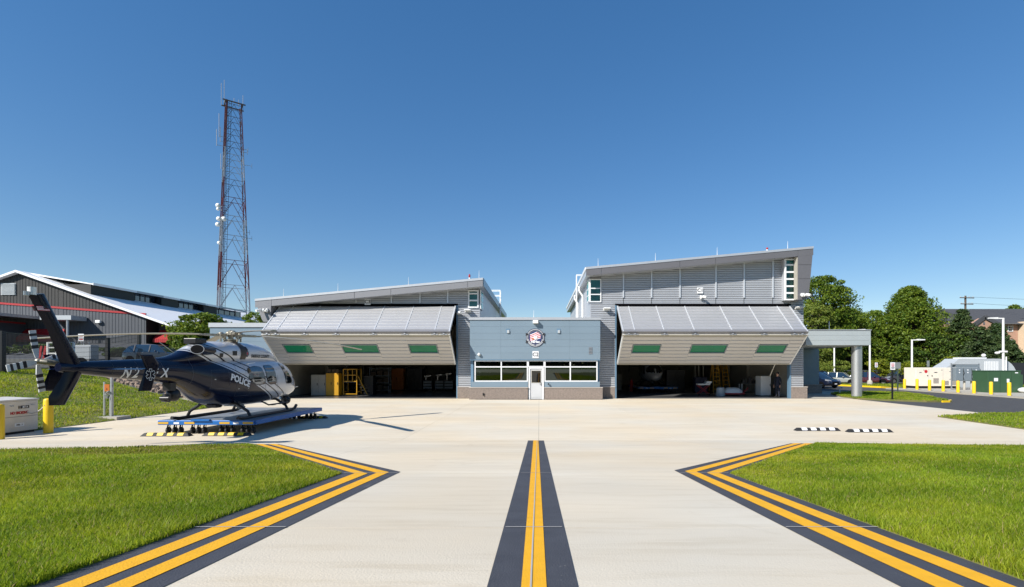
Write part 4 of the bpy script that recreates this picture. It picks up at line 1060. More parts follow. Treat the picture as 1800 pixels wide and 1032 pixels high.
# tail rotor with banded blades, on the far side
th = Vector((-.55, 11.25-HY, 2.40))
MB().cyl((0,0), .17, -.2, .2, 14).build('tail_gearbox', M['black_metal'], heli, smooth=40, loc=(-.22, 11.75-HY, 2.33), rot=(0, R(90), 0))
b = MB().tube([(-.30, 11.6-HY, 2.36), (-.42, 11.3-HY, 2.39), th], [.10, .08, .06], 10); b.sphere(th, .075, 10, 8); trh = b.build('tail_rotor_hub', M['hub_metal'], heli, smooth=40)
for ang in (99, 193, 279, 13):
    d = Vector((0, math.cos(R(ang)), math.sin(R(ang)))); pz = Vector((0, -d.z, d.y)); bl = MB(); bands = [(.08,.30,0),(.30,.38,1),(.38,.45,0),(.45,.52,1),(.52,.59,0),(.59,.65,1),(.65,.72,0)]
    for r0_, r1_, mi in bands:
        bl.mi = mi; w0 = .035 if r0_ < .2 else .075; w1 = .075
        tw = Vector((.02, 0, 0)); p0 = th+Vector((-.03 if ang in (99, 279) else .03, 0, 0))+d*r0_; p1 = th+Vector((-.03 if ang in (99, 279) else .03, 0, 0))+d*r1_
        bl.hexa([p0-pz*w0-tw*.5, p0+pz*w0-tw*.2, p0+pz*w0+tw*.4, p0-pz*w0+tw*.5, p1-pz*w1-tw*.5, p1+pz*w1-tw*.2, p1+pz*w1+tw*.4, p1-pz*w1+tw*.5])
    bl.build('tail_rotor_blade', [M['white_print'], M['black_print']], heli)
# main rotor
hub = MB(); hz0 = 3.37
hub.cyl((0,0), .13, 3.05, 3.22, 16); hub.cyl((0,0), .085, 3.2, 3.42, 14); hub.cyl((0,0), .24, 3.20, 3.24, 20); hub.cyl((0,0), .16, 3.40, 3.47, 16); hub.cyl((0,0), .07, 3.47, 3.56, 12)
hub_o = hub.build('rotor_mast', M['hub_metal'], heli, smooth=40)
MB().loft([[(math.cos(t)*.30, math.sin(t)*.38, 3.02) for t in np.linspace(0, 2*math.pi, 20)[:-1]], [(math.cos(t)*.14, math.sin(t)*.16-.03, 3.24) for t in np.linspace(0, 2*math.pi, 20)[:-1]]]).build('mast_fairing', M['fairing_tan'] if 'fairing_tan' in M else M['hub_metal'], heli, smooth=60)
for k, ang in enumerate((225, 315, 45, 135)):
    d = Vector((math.cos(R(ang)), math.sin(R(ang)), 0)); s = Vector((-d.y, d.x, 0)); up = Vector((0,0,1))
    g_ = MB(); z0 = 3.43 if k % 2 else 3.38
    g_.bar(d*.10+up*z0, d*.42+up*(z0+.01), .16, .10); g_.bar(d*.38+up*z0, d*.80+up*z0, .11, .08); g_.cyl((d.x*.34+s.x*.13, d.y*.34+s.y*.13), .03, 3.15, z0+.03, 8); g_.cyl((d.x*.30+s.x*.13, d.y*.30+s.y*.13), .055, 3.26, 3.33, 10)
    g_.sphere(d*.30+up*(z0+.02), .10, 10, 7); g_.bar(d*.75+up*z0-s*.07, d*.95+up*z0-s*.07, .05, .05); g_.bar(d*.75+up*z0+s*.07, d*.95+up*z0+s*.07, .05, .05)
    g_.build('blade_grip', M['hub_metal'], heli, smooth=35)
    secs = []; tip = {225: 3.08, 315: 3.30, 45: 2.98, 135: 3.05}[ang]
    for q in range(13):
        r = .85 + (4.85-.85)*q/12; t = q/12; z = z0 - (z0-tip)*t**1.8; c_ = .15 if q < 12 else .10; c_ = .09 if q == 0 else c_
        o_ = d*r + up*z; pit = .10*(1-t)
        secs.append([tuple(o_ + s*(c_*u) + up*(v*.032 + u*pit*c_)) for u, v in ((-1,0),(-.55,.55),(.1,.95),(.7,.7),(1,0),(.7,-.35),(.1,-.5),(-.55,-.25))])
    bm_ = MB().loft(secs); 
    bl = bm_.build('rotor_blade', [M['blade_paint'], M['blade_black']], heli, smooth=40)
# skids, cross tubes, steps
def zs(x, y): return .50
for sx in (-1, 1):
    X = sx*1.10
    MB().tube([(X, 16.05-HY, .56), (X, 16.4-HY, .515), (X, 19.4-HY, .515), (X, 19.75-HY, .56), (X, 19.9-HY, .68)], .055, 10).build('skid', M['black_metal'], heli, smooth=50)
    for yy in (16.75, 19.25): pass
    st = MB().tube([(sx*.80, 17.9-HY, .98), (sx*1.0, 18.05-HY, .83), (sx*1.02, 19.5-HY, .83), (sx*.78, 19.62-HY, 1.0)], .028, 8)
    for yy in (18.3, 18.8, 19.25): st.box(sx*.96, yy-.10-HY, .80, sx*1.08, yy+.10-HY, .83)
    st.build('boarding_step', M['black_metal'], heli, smooth=40)
for yy in (16.75, 19.25):
    MB().tube([(-1.10, yy-HY, .52), (-1.0, yy-HY, .72), (-.62, yy-HY, .97), (0, yy-HY, 1.02), (.62, yy-HY, .97), (1.0, yy-HY, .72), (1.10, yy-HY, .52)], .05, 10).build('cross_tube', M['black_metal'], heli, smooth=60)
b = MB(); b.sphere((.22, 20.75-HY, .83), .19, 16, 10); b.cyl((.22, 20.75-HY), .10, .92, 1.06, 12); b.build('camera_turret', M['black_metal'], heli, smooth=50)
b = MB(); c_ = Vector((.05, 14.45-HY, 1.50)); b.sphere(c_+Vector((0,.14,-.08)), .19, 14, 9, 1.1); b.tube([c_+Vector((0,-.10,-.05)), c_+Vector((0,-.14,-.28))], .11, 10); b.box(c_.x-.12, c_.y-.12, c_.z+.05, c_.x+.12, c_.y+.1, c_.z+.28); b.tube([c_+Vector((-.10,-.2,-.17)), c_+Vector((.16,-.2,-.17))], .07, 10); b.build('searchlight', M['black_metal'], heli, smooth=40)
MB().hexa([(-.15,16.4-HY,.86),(.15,16.4-HY,.86),(.15,16.65-HY,.86),(-.15,16.65-HY,.86),(-.18,16.3-HY,.96),(.18,16.3-HY,.96),(.18,16.7-HY,.96),(-.18,16.7-HY,.96)]).build('belly_antenna', M['black_metal'], heli)
for yy in (17.0, 17.25): MB().bar((.45, yy-HY, .90), (.62, yy-.05-HY, .80), .03, .10).build('belly_step', M['grey_equip'], heli)
MB().tube([(.28, 21.25-HY, 1.33), (.28, 21.65-HY, 1.36)], .018, 6).build('pitot_tube', M['steel'], heli)
MB().bar((.84, 17.0-HY, 2.36), (.84, 17.45-HY, 2.40), .02).bar((.80, 17.0-HY, 2.36), (.86, 17.0-HY, 2.36), .05).build('handrail', M['white_print'], heli)
# panel lines: boom ring seams and hatch outlines
def ribbon(pts, w, nm, m_, side=1, off=.004):
    vs = []; fs = []
    for i, (y, z) in enumerate(pts):
        a = pts[max(0, i-1)]; c = pts[min(len(pts)-1, i+1)]; dy, dz = c[0]-a[0], c[1]-a[1]; l = math.hypot(dy, dz) or 1; ny, nz = -dz/l*w, dy/l*w
        vs += [skin(y+ny, z+nz, off, side), skin(y-ny, z-nz, off, side)]
    for i in range(len(pts)-1): fs.append((2*i, 2*i+1, 2*i+3, 2*i+2))
    return MB().add(vs, fs).build(nm, m_, heli, fix=False)
M['seam_grey'] = pm('seam_grey', (.05,.055,.07), .5)
for side in (1, -1):
    for yy in (12.4, 13.1, 13.9, 14.9):
        zb, zt = interp(FUS, yy)[:2]; ribbon([(yy-HY, z) for z in np.linspace(zb+.04, zt-.04, 9)], .006, 'panel_seam', M['seam_grey'], side)
    for (ya, yb_, za, zb) in ((15.5,16.2,1.55,2.15),(16.5,17.2,1.25,1.75),(16.55,17.0,2.0,2.35)):
        n_ = 6; P4 = [(ya,za),(yb_,za),(yb_,zb),(ya,zb),(ya,za)]; pts = []
        for p_, q_ in zip(P4[:-1], P4[1:]): pts += [(p_[0]+(q_[0]-p_[0])*t_/n_-HY, p_[1]+(q_[1]-p_[1])*t_/n_) for t_ in range(n_)]
        pts.append((ya-HY, za)); ribbon(pts, .005, 'hatch_seam', M['seam_grey'], side)
    for yy, zz in ((15.62,1.85),(16.62,1.5),(17.1,1.5),(18.05,1.55),(18.9,1.5)):
        patch('latch', [(yy-HY-.03,zz-.012),(yy-HY+.03,zz-.012),(yy-HY+.03,zz+.012),(yy-HY-.03,zz+.012)], M['galvanized'], .008, side, heli, 1)
# lettering wrapped on the hull
def wrap(side=1, off=.010):
    return lambda p: skin(p.y, p.z, off, side)
def yz(y, z, sl, rt=0.0):
    """text plane on the starboard side: x runs forward, tilted by rt"""
    c, s = math.cos(rt), math.sin(rt)
    return Matrix(((0,0,1,0),(c,-s,0,y),(s,c,0,z),(0,0,0,1)))
p0 = hp(409.5, 663, -10.27); p1 = hp(440.5, 677, -10.27)
text('POLICE', .30, M['white_print'], heli, 'lettering', yz((p0[0]+p1[0])/2, (p0[1]+p1[1])/2+.015, 0, math.atan2(p1[1]-p0[1], p1[0]-p0[0])), wrap(), bold=.012, ext=0, sx=.98, sub=2)
p0 = hp(439, 630.5, -10.5); p1 = hp(477, 629, -10.6)
text('FAIRFAX COUNTY', .17, M['black_print'], heli, 'lettering', yz((p0[0]+p1[0])/2-.02, 2.64, 0, 0), wrap(), bold=.005, ext=0, sx=.90, sub=2)
n0 = tp(225, 657, HX+.28); n1 = tp(297, 657, HX+.32)
for ch, px_ in (('N', 231), ('2', 246), ('X', 291), ('F', 276)):
    q = tp(px_, 658, HX+.30); text(ch, .36, M['white_print'], heli, 'registration', yz(q[0], q[1]+.03, 0, 0), wrap(), bold=.008, ext=0, sx=.85, sub=2)
# badge on the cowling
bc = hp(432.5, 621.5, -10.56)
for rr, m_ in ((.125, M['black_print']), (.085, M['emblem_grey']), (.045, M['red_print'])):
    patch('badge', [(bc[0]+rr*.75*math.cos(t), bc[1]+rr*math.sin(t)*1.0) for t in np.linspace(0, 2*math.pi, 17)[:-1]], m_, .010 + (.125-rr)*.06, 1, heli, 2)
patch('badge', [(bc[0]-.09, bc[1]+.12), (bc[0]+.09, bc[1]+.12), (bc[0]+.06, bc[1]+.24), (bc[0]-.05, bc[1]+.24)], M['black_print'], .010, 1, heli, 2)

# ---------------------------------------------------------------- dolly under the helicopter
def make_dolly(loc, label, rz=0):
    t = thing('helicopter_dolly', label, 'dolly', loc, rz, group='helicopter dollies')
    W, L0, zt = 1.6, 4.9, .47
    MB().box(-W+.01, .01, zt-.03, W-.01, L0-.01, zt).build('deck', M['deck_grey'], t)
    for nm, a in (('end_beam', (-W, -.05, zt-.15, W, .005, zt-.005)), ('end_beam', (-W, L0, zt-.15, W, L0+.05, zt-.005)), ('side_beam', (W-.005, .006, zt-.15, W+.05, L0-.001, zt-.005)), ('side_beam', (-W-.05, .006, zt-.15, -W+.005, L0-.001, zt-.005))):
        box(nm, M['blue_dolly'], t, *a, bevel=.01)
    for x in (-1.42, -.55, .62, 1.40):
        box('reflector', M['reflect_yellow'], t, x-.17, -.058, zt-.12, x+.17, -.051, zt-.05)
    for x in (-.98, 1.0):
        box('maker_plate', M['white_print'], t, x-.09, -.058, zt-.12, x+.09, -.051, zt-.06)
    box('tow_bar', M['blue_dolly'], t, -.45, -.12, zt-.01, .15, -.01, zt+.04)
    xs = [-1.42,-1.20,-1.0,-.60,-.40,-.20,.38,.56,.76,1.10,1.28,1.45]
    for yy in (.18, L0-.25):
        for x in xs:
            w = MB().lathe([(.035,-.03),(.10,-.035),(.115,-.02),(.115,.02),(.10,.035),(.035,.03)], (x, yy, .115), 'X', 14).build('caster_wheel', M['black_rubber'], t, smooth=40)
            MB().bar((x-.045, yy-.02, .11), (x-.03, yy+.03, zt-.16), .012, .05).bar((x+.045, yy-.02, .11), (x+.03, yy+.03, zt-.16), .012, .05).box(x-.05, yy-.02, zt-.17, x+.05, yy+.07, zt-.152).build('caster_fork', M['black_metal'], w)
    return t
M['reflect_yellow'] = pm('reflect_yellow', (.55,.33,.03), .4)
dolly = make_dolly((HX, 16.15, 0), 'blue wheeled dolly carrying the helicopter that stands outside')
def wheel_stop(label, x0, x1, y, m2, grp, n=4, rz=0.0, h=.10):
    L = x1-x0; t = thing('wheel_stop', label, 'wheel stop', ((x0+x1)/2, y, 0), rz, group=grp)
    b = MB().prism([(-L/2, 0), (L/2, 0), (L/2-.10, h), (-L/2+.10, h)], -.10, .10, 'Y')
    b = MB(); b.hexa([(-L/2,-.12,0),(L/2,-.12,0),(L/2,.12,0),(-L/2,.12,0),(-L/2+.09,-.055,h),(L/2-.09,-.055,h),(L/2-.09,.055,h),(-L/2+.09,.055,h)])
    b.build('body', M['black_rubber'], t, bevel=.008)
    for k in range(n):
        x = -L/2 + .14 + (L-.28)*(k+.5)/n
        w = L/n*.24
        MB().hexa([(x-w,-.102,.030),(x+w,-.102,.030),(x+w,-.05,h+.003),(x-w,-.05,h+.003),(x-w,-.112,.028),(x+w,-.112,.028),(x+w,-.052,h+.006),(x-w,-.052,h+.006)]).box(x-w, -.05, h+.0, x+w, .05, h+.005).build('reflective_block', m2, t)
    return t
wheel_stop('black wheel stop with yellow blocks, under the dolly corner by the lawn tip', -12.95, -11.35, 15.78, M['yellow_bollard'], 'black and yellow wheel stops')
wheel_stop('black wheel stop with yellow blocks, under the dolly corner toward the centre line', -11.0, -9.45, 15.85, M['yellow_bollard'], 'black and yellow wheel stops')
wheel_stop('black wheel stop with yellow blocks at the dolly end under the helicopter nose', -10.4, -9.2, 21.0, M['yellow_bollard'], 'black and yellow wheel stops')
a = G(1397, 757); b_ = G(1480, 758); wheel_stop('black and white wheel stop on the apron, the one closer to the taxi line', a[0], b_[0], a[1], M['white_print'], 'black and white wheel stops')
a = G(1488, 759.5); b_ = G(1570, 760); wheel_stop('black and white wheel stop on the apron, the one closer to the road', a[0], b_[0], a[1], M['white_print'], 'black and white wheel stops')

# second helicopter and dolly inside the tall hangar
h2 = copy_tree(heli); h2.location = (10.0, 44.2, 0); h2.rotation_euler = (0, 0, R(176)); h2['label'] = 'dark helicopter on a dolly in the shade inside the tall hangar'
d2 = copy_tree(dolly); d2.location = (10.0, 40.6, 0); d2['label'] = 'blue wheeled dolly in the shade inside the tall hangar'
# ---------------------------------------------------------------- fuel cabinet, bollards, pipe stand (west edge of the apron)
def bollard(label, x, y, h, grp, r=.105, z=0.0):
    t = thing('bollard', label, 'bollard', (x, y, z), group=grp)
    MB().lathe([(r, -.05), (r, h-.06), (r*.85, h-.02), (r*.45, h)], n=18).build('post', M['yellow_bollard'], t, smooth=45)
    return t
tk = thing('fuel_cabinet', 'cream steel fuel cabinet marked NO SMOKING between two yellow bollards', 'fuel cabinet', (-18.10, 15.95, 0), R(90))
MB().hexa([(-.98,-.55,.08),(.98,-.55,.08),(.98,.55,.08),(-.98,.55,.08),(-.98,-.55,1.10),(.98,-.55,1.10),(.98,.55,1.16),(-.98,.55,1.16)]).build('body', M['tank_cream'], tk, bevel=.015)
MB().hexa([(-1.0,-.57,1.105),(1.0,-.57,1.105),(1.0,.57,1.165),(-1.0,.57,1.165),(-1.0,-.57,1.16),(1.0,-.57,1.16),(1.0,.57,1.21),(-1.0,.57,1.21)]).build('lid', M['tank_cream'], tk, bevel=.012)
box('base_skid', M['black_metal'], tk, -.9, -.5, 0, .9, .5, .08)
box('seam', M['fascia_grey'], tk, -.98, -.556, .565, .98, -.551, .585); box('seam', M['fascia_grey'], tk, .981, -.55, .565, .986, .55, .585)
for x in (.12, .78): MB().tube([(x-.05,-.56,.97),(x-.03,-.60,.94),(x+.03,-.60,.94),(x+.05,-.56,.97)], .008, 6).build('hasp', M['steel'], tk)
lp = box('label_plate', M['black_print'], tk, .42, -.558, .84, .68, -.551, .94)
text('JET A', .085, M['white_print'], tk, 'lettering', face_south(.55, -.562, .89), bold=.003, sx=.85)
for x in (.34, .38): box('label_bar', M['black_print'], tk, x, -.558, .84, x+.02, -.551, .94)
text('NO SMOKING', .13, M['red_print'], tk, 'lettering', face_south(.37, -.556, .70), bold=.004, sx=.68)
box('data_plate', M['white_print'], tk, .22, -.558, .24, .52, -.551, .36); text('FUEL - 1', .07, M['black_print'], tk, 'lettering', face_south(.37, -.562, .30), sx=.75)
bollard('yellow bollard at the near end of the cream fuel cabinet, cut by the picture edge', -16.82, 15.05, 1.10, 'fuel cabinet bollards', .13)
bollard('yellow bollard between the fuel cabinet and the helicopter tail fin', -16.75, 16.5, 1.18, 'fuel cabinet bollards', .13)
tag(MB().tube([(-17.53,16.55,.70),(-17.40,16.57,.66),(-17.2,16.55,.70),(-17.0,16.5,.80),(-16.86,16.46,.90),(-16.74,16.37,.95)], .022, 8).build('hose', M['tank_cream'], smooth=60), 'thin pale hose from the fuel cabinet to the yellow bollard beside it', 'hose')
ps = thing('pipe_stand', 'galvanised pipe stand with an orange warning sign on the grass bank', 'pipe stand', (-18.35, 20.6, .10))
box('base_slab', M['concrete_grey'], ps, -.65, -.35, -.1, .65, .35, .04)
MB().bar((-.18,0,.04),(-.18,0,1.50),.05).build('post', M['galvanized'], ps); MB().bar((.14,0,.04),(.14,0,1.86),.10,.06).build('post', M['galvanized'], ps); MB().bar((0,.08,.04),(0,.08,1.1),.045).build('post', M['galvanized'], ps)
MB().box(-.2, -.02, 1.30, .2, .02, 1.35).box(-.2,-.02,.95,.2,.02,1.0).build('crossbar', M['galvanized'], ps)
MB().tube([(.02,-.06,.95),(.02,-.1,1.05),(.1,-.1,1.1)], .04, 8).box(-.06,-.12,.80,.06,-.04,.92).build('valve', M['steel'], ps)
sg = box('warning_sign', M['orange_equip'], ps, -.14, -.045, 1.10, .07, -.03, 1.40)
MB().prism([(-.06,1.17),(-.01,1.17),(-.035,1.25)], -.052, -.047).build('sign_mark', M['black_print'], sg)
# ---------------------------------------------------------------- retaining wall, rocks, fence, low walls behind the bank
rw = thing('retaining_wall', 'low dark grey block wall behind the helicopter searchlight', 'wall', (-20.6, 29.4, 0))
for j in range(3):
    for k in range(8):
        MB().box(0,0,0,.72,.34,.29).build('wall_block', M['block_grey'], rw, loc=(-3.2+k*.74+(.37 if j % 2 else 0)+random.uniform(-.01,.01), random.uniform(-.02,.02), -.05+j*.30), bevel=.015)
sheet('pavement', [(-20.3,27.2),(-17.7,26.9),(-17.7,29.3),(-20.3,29.3)], M['concrete'], .42, hf=lambda x, y: 0.0)
box_ = tag(MB().box(-20.3,27.15,-.1,-17.7,29.35,.41).build('concrete_step', M['concrete_grey']), 'pale concrete step slab at the foot of the dark block wall', 'step')
rb = MB(); rng_ = random.Random(3)
for i in range(800):
    t = rng_.random(); ax = -19.6 - 12*t; ay = 27.7 + 5.0*t**1.2 + rng_.uniform(-.2, 1.5); r = rng_.uniform(.04, .13) if rng_.random() < .92 else rng_.uniform(.15,.24)
    z = H2(ax, ay); n = 6; pts = []
    for m_ in (-.5, .35, .8):
        rr = r*(1 if m_ < .5 else .55)
        pts.append([(ax+rr*rng_.uniform(.7,1.2)*math.cos(2*math.pi*k/n), ay+rr*rng_.uniform(.7,1.2)*math.sin(2*math.pi*k/n), z+m_*r*rng_.uniform(.7,1.1)) for k in range(n)])
    rb.loft(pts)
tag(rb.build('rocks', M['rock']), kind='stuff')
def fence(label, pts, h, m, picket=True, zf=H2, pickstep=.12, top=True, postw=.09, fabric=None):
    t = thing('fence', label, 'fence', (pts[0][0], pts[0][1], 0)); o = Vector(t.location)
    for x, y in pts:
        z = zf(x, y); MB().box(-postw,-postw,0,postw,postw,h+.12).build('post', m, t, loc=(x-o.x, y-o.y, z-.05))
    for (a, b) in zip(pts[:-1], pts[1:]):
        za, zb = zf(*a), zf(*b)
        for hh in ((.15, h) if top else (h,)):
            MB().bar((a[0]-o.x, a[1]-o.y, za+hh), (b[0]-o.x, b[1]-o.y, zb+hh), .04).build('rail', m, t)
        L = math.dist(a, b); n = int(L/pickstep); p = MB()
        if fabric:
            k = max(1, int(L/4)); d = Vector((b[0]-a[0], b[1]-a[1], 0)).normalized(); nn = Vector((-d.y, d.x, 0))*.012
            p.hexa([Vector((a[0]-o.x,a[1]-o.y,za+.05))-nn, Vector((b[0]-o.x,b[1]-o.y,zb+.05))-nn, Vector((b[0]-o.x,b[1]-o.y,zb+.05))+nn, Vector((a[0]-o.x,a[1]-o.y,za+.05))+nn,
                    Vector((a[0]-o.x,a[1]-o.y,za+h))-nn, Vector((b[0]-o.x,b[1]-o.y,zb+h))-nn, Vector((b[0]-o.x,b[1]-o.y,zb+h))+nn, Vector((a[0]-o.x,a[1]-o.y,za+h))+nn])
            p.build('screen_fabric', fabric, t)
        else:
            for i in range(n):
                s = (i+.5)/n; x, y, z = a[0]+(b[0]-a[0])*s-o.x, a[1]+(b[1]-a[1])*s-o.y, za+(zb-za)*s
                p.add([(x-.012,y,z+.1),(x+.012,y,z+.1),(x+.012,y,z+h),(x-.012,y,z+h)], [(0,1,2,3)])
            for q in range(7):
                hh = .2 + q*(h-.3)/6; p.add([(a[0]-o.x,a[1]-o.y,za+hh),(b[0]-o.x,b[1]-o.y,zb+hh),(b[0]-o.x,b[1]-o.y,zb+hh+.018),(a[0]-o.x,a[1]-o.y,za+hh+.018)], [(0,1,2,3)])
            tag(p.build('wire_mesh', m, t, fix=False), kind='stuff')
    return t
fence('black wire fence with square posts along the top of the grass bank', [(-36,24.5),(-30,27),(-32.8,33.5),(-35.7,40),(-38.5,46.5)], 2.25, M['black_metal'], postw=.11)
cw = tag(MB().box(-38,33.5,1.4,-31.2,34.0,2.75).build('concrete_wall', M['block_grey']), 'low grey concrete wall behind the black fence post', 'wall')
br = thing('road_barrier', 'white and red striped barrier on the low concrete wall behind the fence', 'barrier', (-33.6, 33.75, 2.75))
for k, x in enumerate((-.7, -.1, .5, 1.1)): MB().box(x-.05, -.05, 0, x+.05, .05, 1.15).build('post', M['white_paint'], br)
for z in (.35, .75, 1.1): box('rail', M['white_paint'], br, -.75, -.03, z, 1.15, .03, z+.08)
for x in (-1.35,-1.05): MB().prism([(x,0),(x+.15,0),(x+.28,.9),(x+.13,.9)], -.03, .03).build('stripe_panel', M['red_paint'], br)
# pickup truck roof showing above the tail boom, sign and utility box in the lot
def car(name, label, loc, rz, body, L=4.5, W=1.8, Ht=1.45, suv=False, group='parked cars'):
    t = thing(name, label, 'car', loc, rz, group)
    hl = L/2; hw = W/2; g0 = .22
    belt = .86 if not suv else 1.02; hood = .78 if not suv else .98
    st = [(-hl,.45,.62,.80),(-hl+.12,.30,belt-.08,.93),(-hl+.55,.25,belt,.99),(-.3,.22,belt,1.0),(hl*.42,.22,belt-.02,1.0),(hl*.62,.23,hood,.99),(hl-.35,.26,hood-.12,.96),(hl-.08,.33,hood-.25,.85),(hl,.42,.55,.70)]
    rg = []
    for x, zb, zt, f in st:
        w = hw*f; zm = (zb+zt)/2; rg.append([(x,-w*.86,zb),(x,-w,zb+.10),(x,-w*1.0,zm),(x,-w*.95,zt-.05),(x,-w*.84,zt),(x,w*.84,zt),(x,w*.95,zt-.05),(x,w,zm),(x,w,zb+.10),(x,w*.86,zb)])
    MB().loft(rg).build('body', body, t, smooth=40)
    rear = -hl+.35 if not suv else -hl+.12
    gh = [(rear,belt-.05,belt+.0,.80),(rear+.45,belt-.05,Ht-.10,.78),(rear+1.0,belt-.05,Ht-.01,.75),(.1,belt-.05,Ht,.75),(.55,belt-.05,Ht-.04,.75),(hl*.60,belt-.08,belt-.06,.82)]
    rg = []
    for x, zb, zt, f in gh:
        w0 = hw*.90; w1 = hw*f; rg.append([(x,-w0,zb),(x,-w0*.5-w1*.5,(zb+zt)/2),(x,-w1,zt-.03),(x,-w1*.85,zt),(x,w1*.85,zt),(x,w1,zt-.03),(x,w0*.5+w1*.5,(zb+zt)/2),(x,w0,zb)])
    MB().loft(rg).build('window_band', M['glass_car'], t, smooth=35)
    rf = [[(x,-hw*.70,z-.02),(x,-hw*.6,z+.018),(x,hw*.6,z+.018),(x,hw*.70,z-.02)] for x, z in ((rear+.55,Ht-.06),(rear+1.0,Ht),(.1,Ht+.008),(.58,Ht-.03))]
    MB().loft(rf).build('roof', body, t, smooth=40)
    for xx in (rear+.95, -.05):
        for s in (-1, 1): MB().bar((xx, s*hw*.92, belt), (xx+.04, s*hw*.765, Ht-.02), .09, .03, up=(0,s,0)).build('pillar', body, t)
    for s in (-1, 1):
        MB().bar((hl*.58, s*hw*.86, belt-.04), (.60, s*hw*.74, Ht-.02), .07, .04).build('pillar', body, t)
        MB().sphere((.62, s*(hw+.08), belt+.06), .10, 8, 6, .7).build('mirror', body, t, smooth=50)
        hd = MB().hexa([(hl-.30,s*hw*.55,hood-.24),(hl-.05,s*hw*.50,hood-.28),(hl-.16,s*hw*.88,hood-.26),(hl-.42,s*hw*.965,hood-.20),(hl-.30,s*hw*.55,hood-.11),(hl-.12,s*hw*.50,hood-.17),(hl-.22,s*hw*.86,hood-.13),(hl-.45,s*hw*.93,hood-.07)]).build('headlight', M['lamp_glass'], t)
        for x in (-hl+.82, hl-.85):
            wh = MB().lathe([(.20,-.09),(.30,-.10),(.325,-.06),(.325,.06),(.30,.10),(.20,.09)], (x, s*(hw-.10), .325), 'Y', 18).build('wheel', M['black_rubber'], t, smooth=40)
            MB().lathe([(.03,0),(.19,0),(.205,.012)], (x, s*(hw-.0)-.0, .325), 'Y', 14).build('rim', M['steel'], wh)
            MB().prism([(x+.36*math.cos(a),   .325+.36*math.sin(a)) for a in np.linspace(-.25, math.pi+.25, 14)], s*(hw*1.003)-.006, s*(hw*1.003)+.004).build('wheel_arch', M['dark_gap'], t)
    box('grille', M['dark_gap'], t, hl-.10, -hw*.45, .38, hl+.012, hw*.45, hood-.32); box('number_plate', M['white_print'], t, hl+.013, -.15, .40, hl+.02, .15, .50)
    return t
M['lamp_glass'] = pm('lamp_glass', (.30,.31,.33), .1, .3, spec=.8)
CARP = {k: pm('car_'+k, c, .28, .35, coat=1.0, var=.03) for k, c in dict(silver=(.30,.31,.28), maroon=(.07,.01,.014), navy=(.008,.012,.03), grey=(.07,.072,.09), black=(.012,.013,.016)).items()}
g_ = at(1474, 676, 57.5); car('parked_car', 'silver saloon car parked between the covered entry wall and the silver column', (g_.x, 57.6, .02), R(-38), CARP['silver'], L=4.5)
g_ = at(1528, 674, 58.5); car('parked_car', 'maroon saloon car parked behind the silver column and the white lamp post', (g_.x, 58.8, .02), R(-30), CARP['maroon'], L=4.6)
g_ = at(1440, 680, 50); car('parked_car', 'dark navy vehicle half hidden behind the shaded entry annex', (g_.x-.3, 50.3, .0), R(-70), CARP['navy'], L=4.8, W=1.95, Ht=1.75, suv=True)
g_ = at(1592, 670, 60); car('parked_car', 'dark grey vehicle parked half hidden behind the cream generator', (g_.x, 60.5, .02), R(172), CARP['grey'], L=4.7, W=1.9, Ht=1.7, suv=True)
car('parked_car', 'black vehicle whose roof shows above the helicopter tail boom', (-33.6, 42.5, H2(-33.6, 42.5)-.02), R(2), CARP['black'], L=4.8, W=1.9, Ht=1.62, suv=True)
sn = thing('parking_sign', 'small white and red sign on a thin post before the long grey wall', 'sign', (at(143,640,46).x, 46, H2(-43, 46)))
MB().cyl((0,0), .03, 0, 2.2, 8).build('post', M['galvanized'], sn); s_ = box('sign_plate', M['white_print'], sn, -.27, -.04, 1.55, .27, -.032, 2.25); box('sign_band', M['red_print'], s_, -.18, -.05, 1.68, .18, -.041, 1.80); box('sign_band', M['red_print'], s_, -.16, -.05, 1.98, .16, -.041, 2.1)
ub = thing('utility_box', 'pale grey utility cabinet standing on the sloping lot behind the tail fin', 'utility box', (at(153,640,44).x, 44, H2(-41, 44)))
MB().box(-.7,-.4,0,.7,.4,1.35).build('cabinet', M['grey_light'], ub, bevel=.03); box('door_panel', M['grey_light'], ub, -.6,-.42,.1,.6,-.401,1.2); MB().cyl((-.3,0),.05,1.35,1.6,8).build('vent_pipe', M['galvanized'], ub); MB().cyl((.2,0),.05,1.35,1.65,8).build('vent_pipe', M['galvanized'], ub)

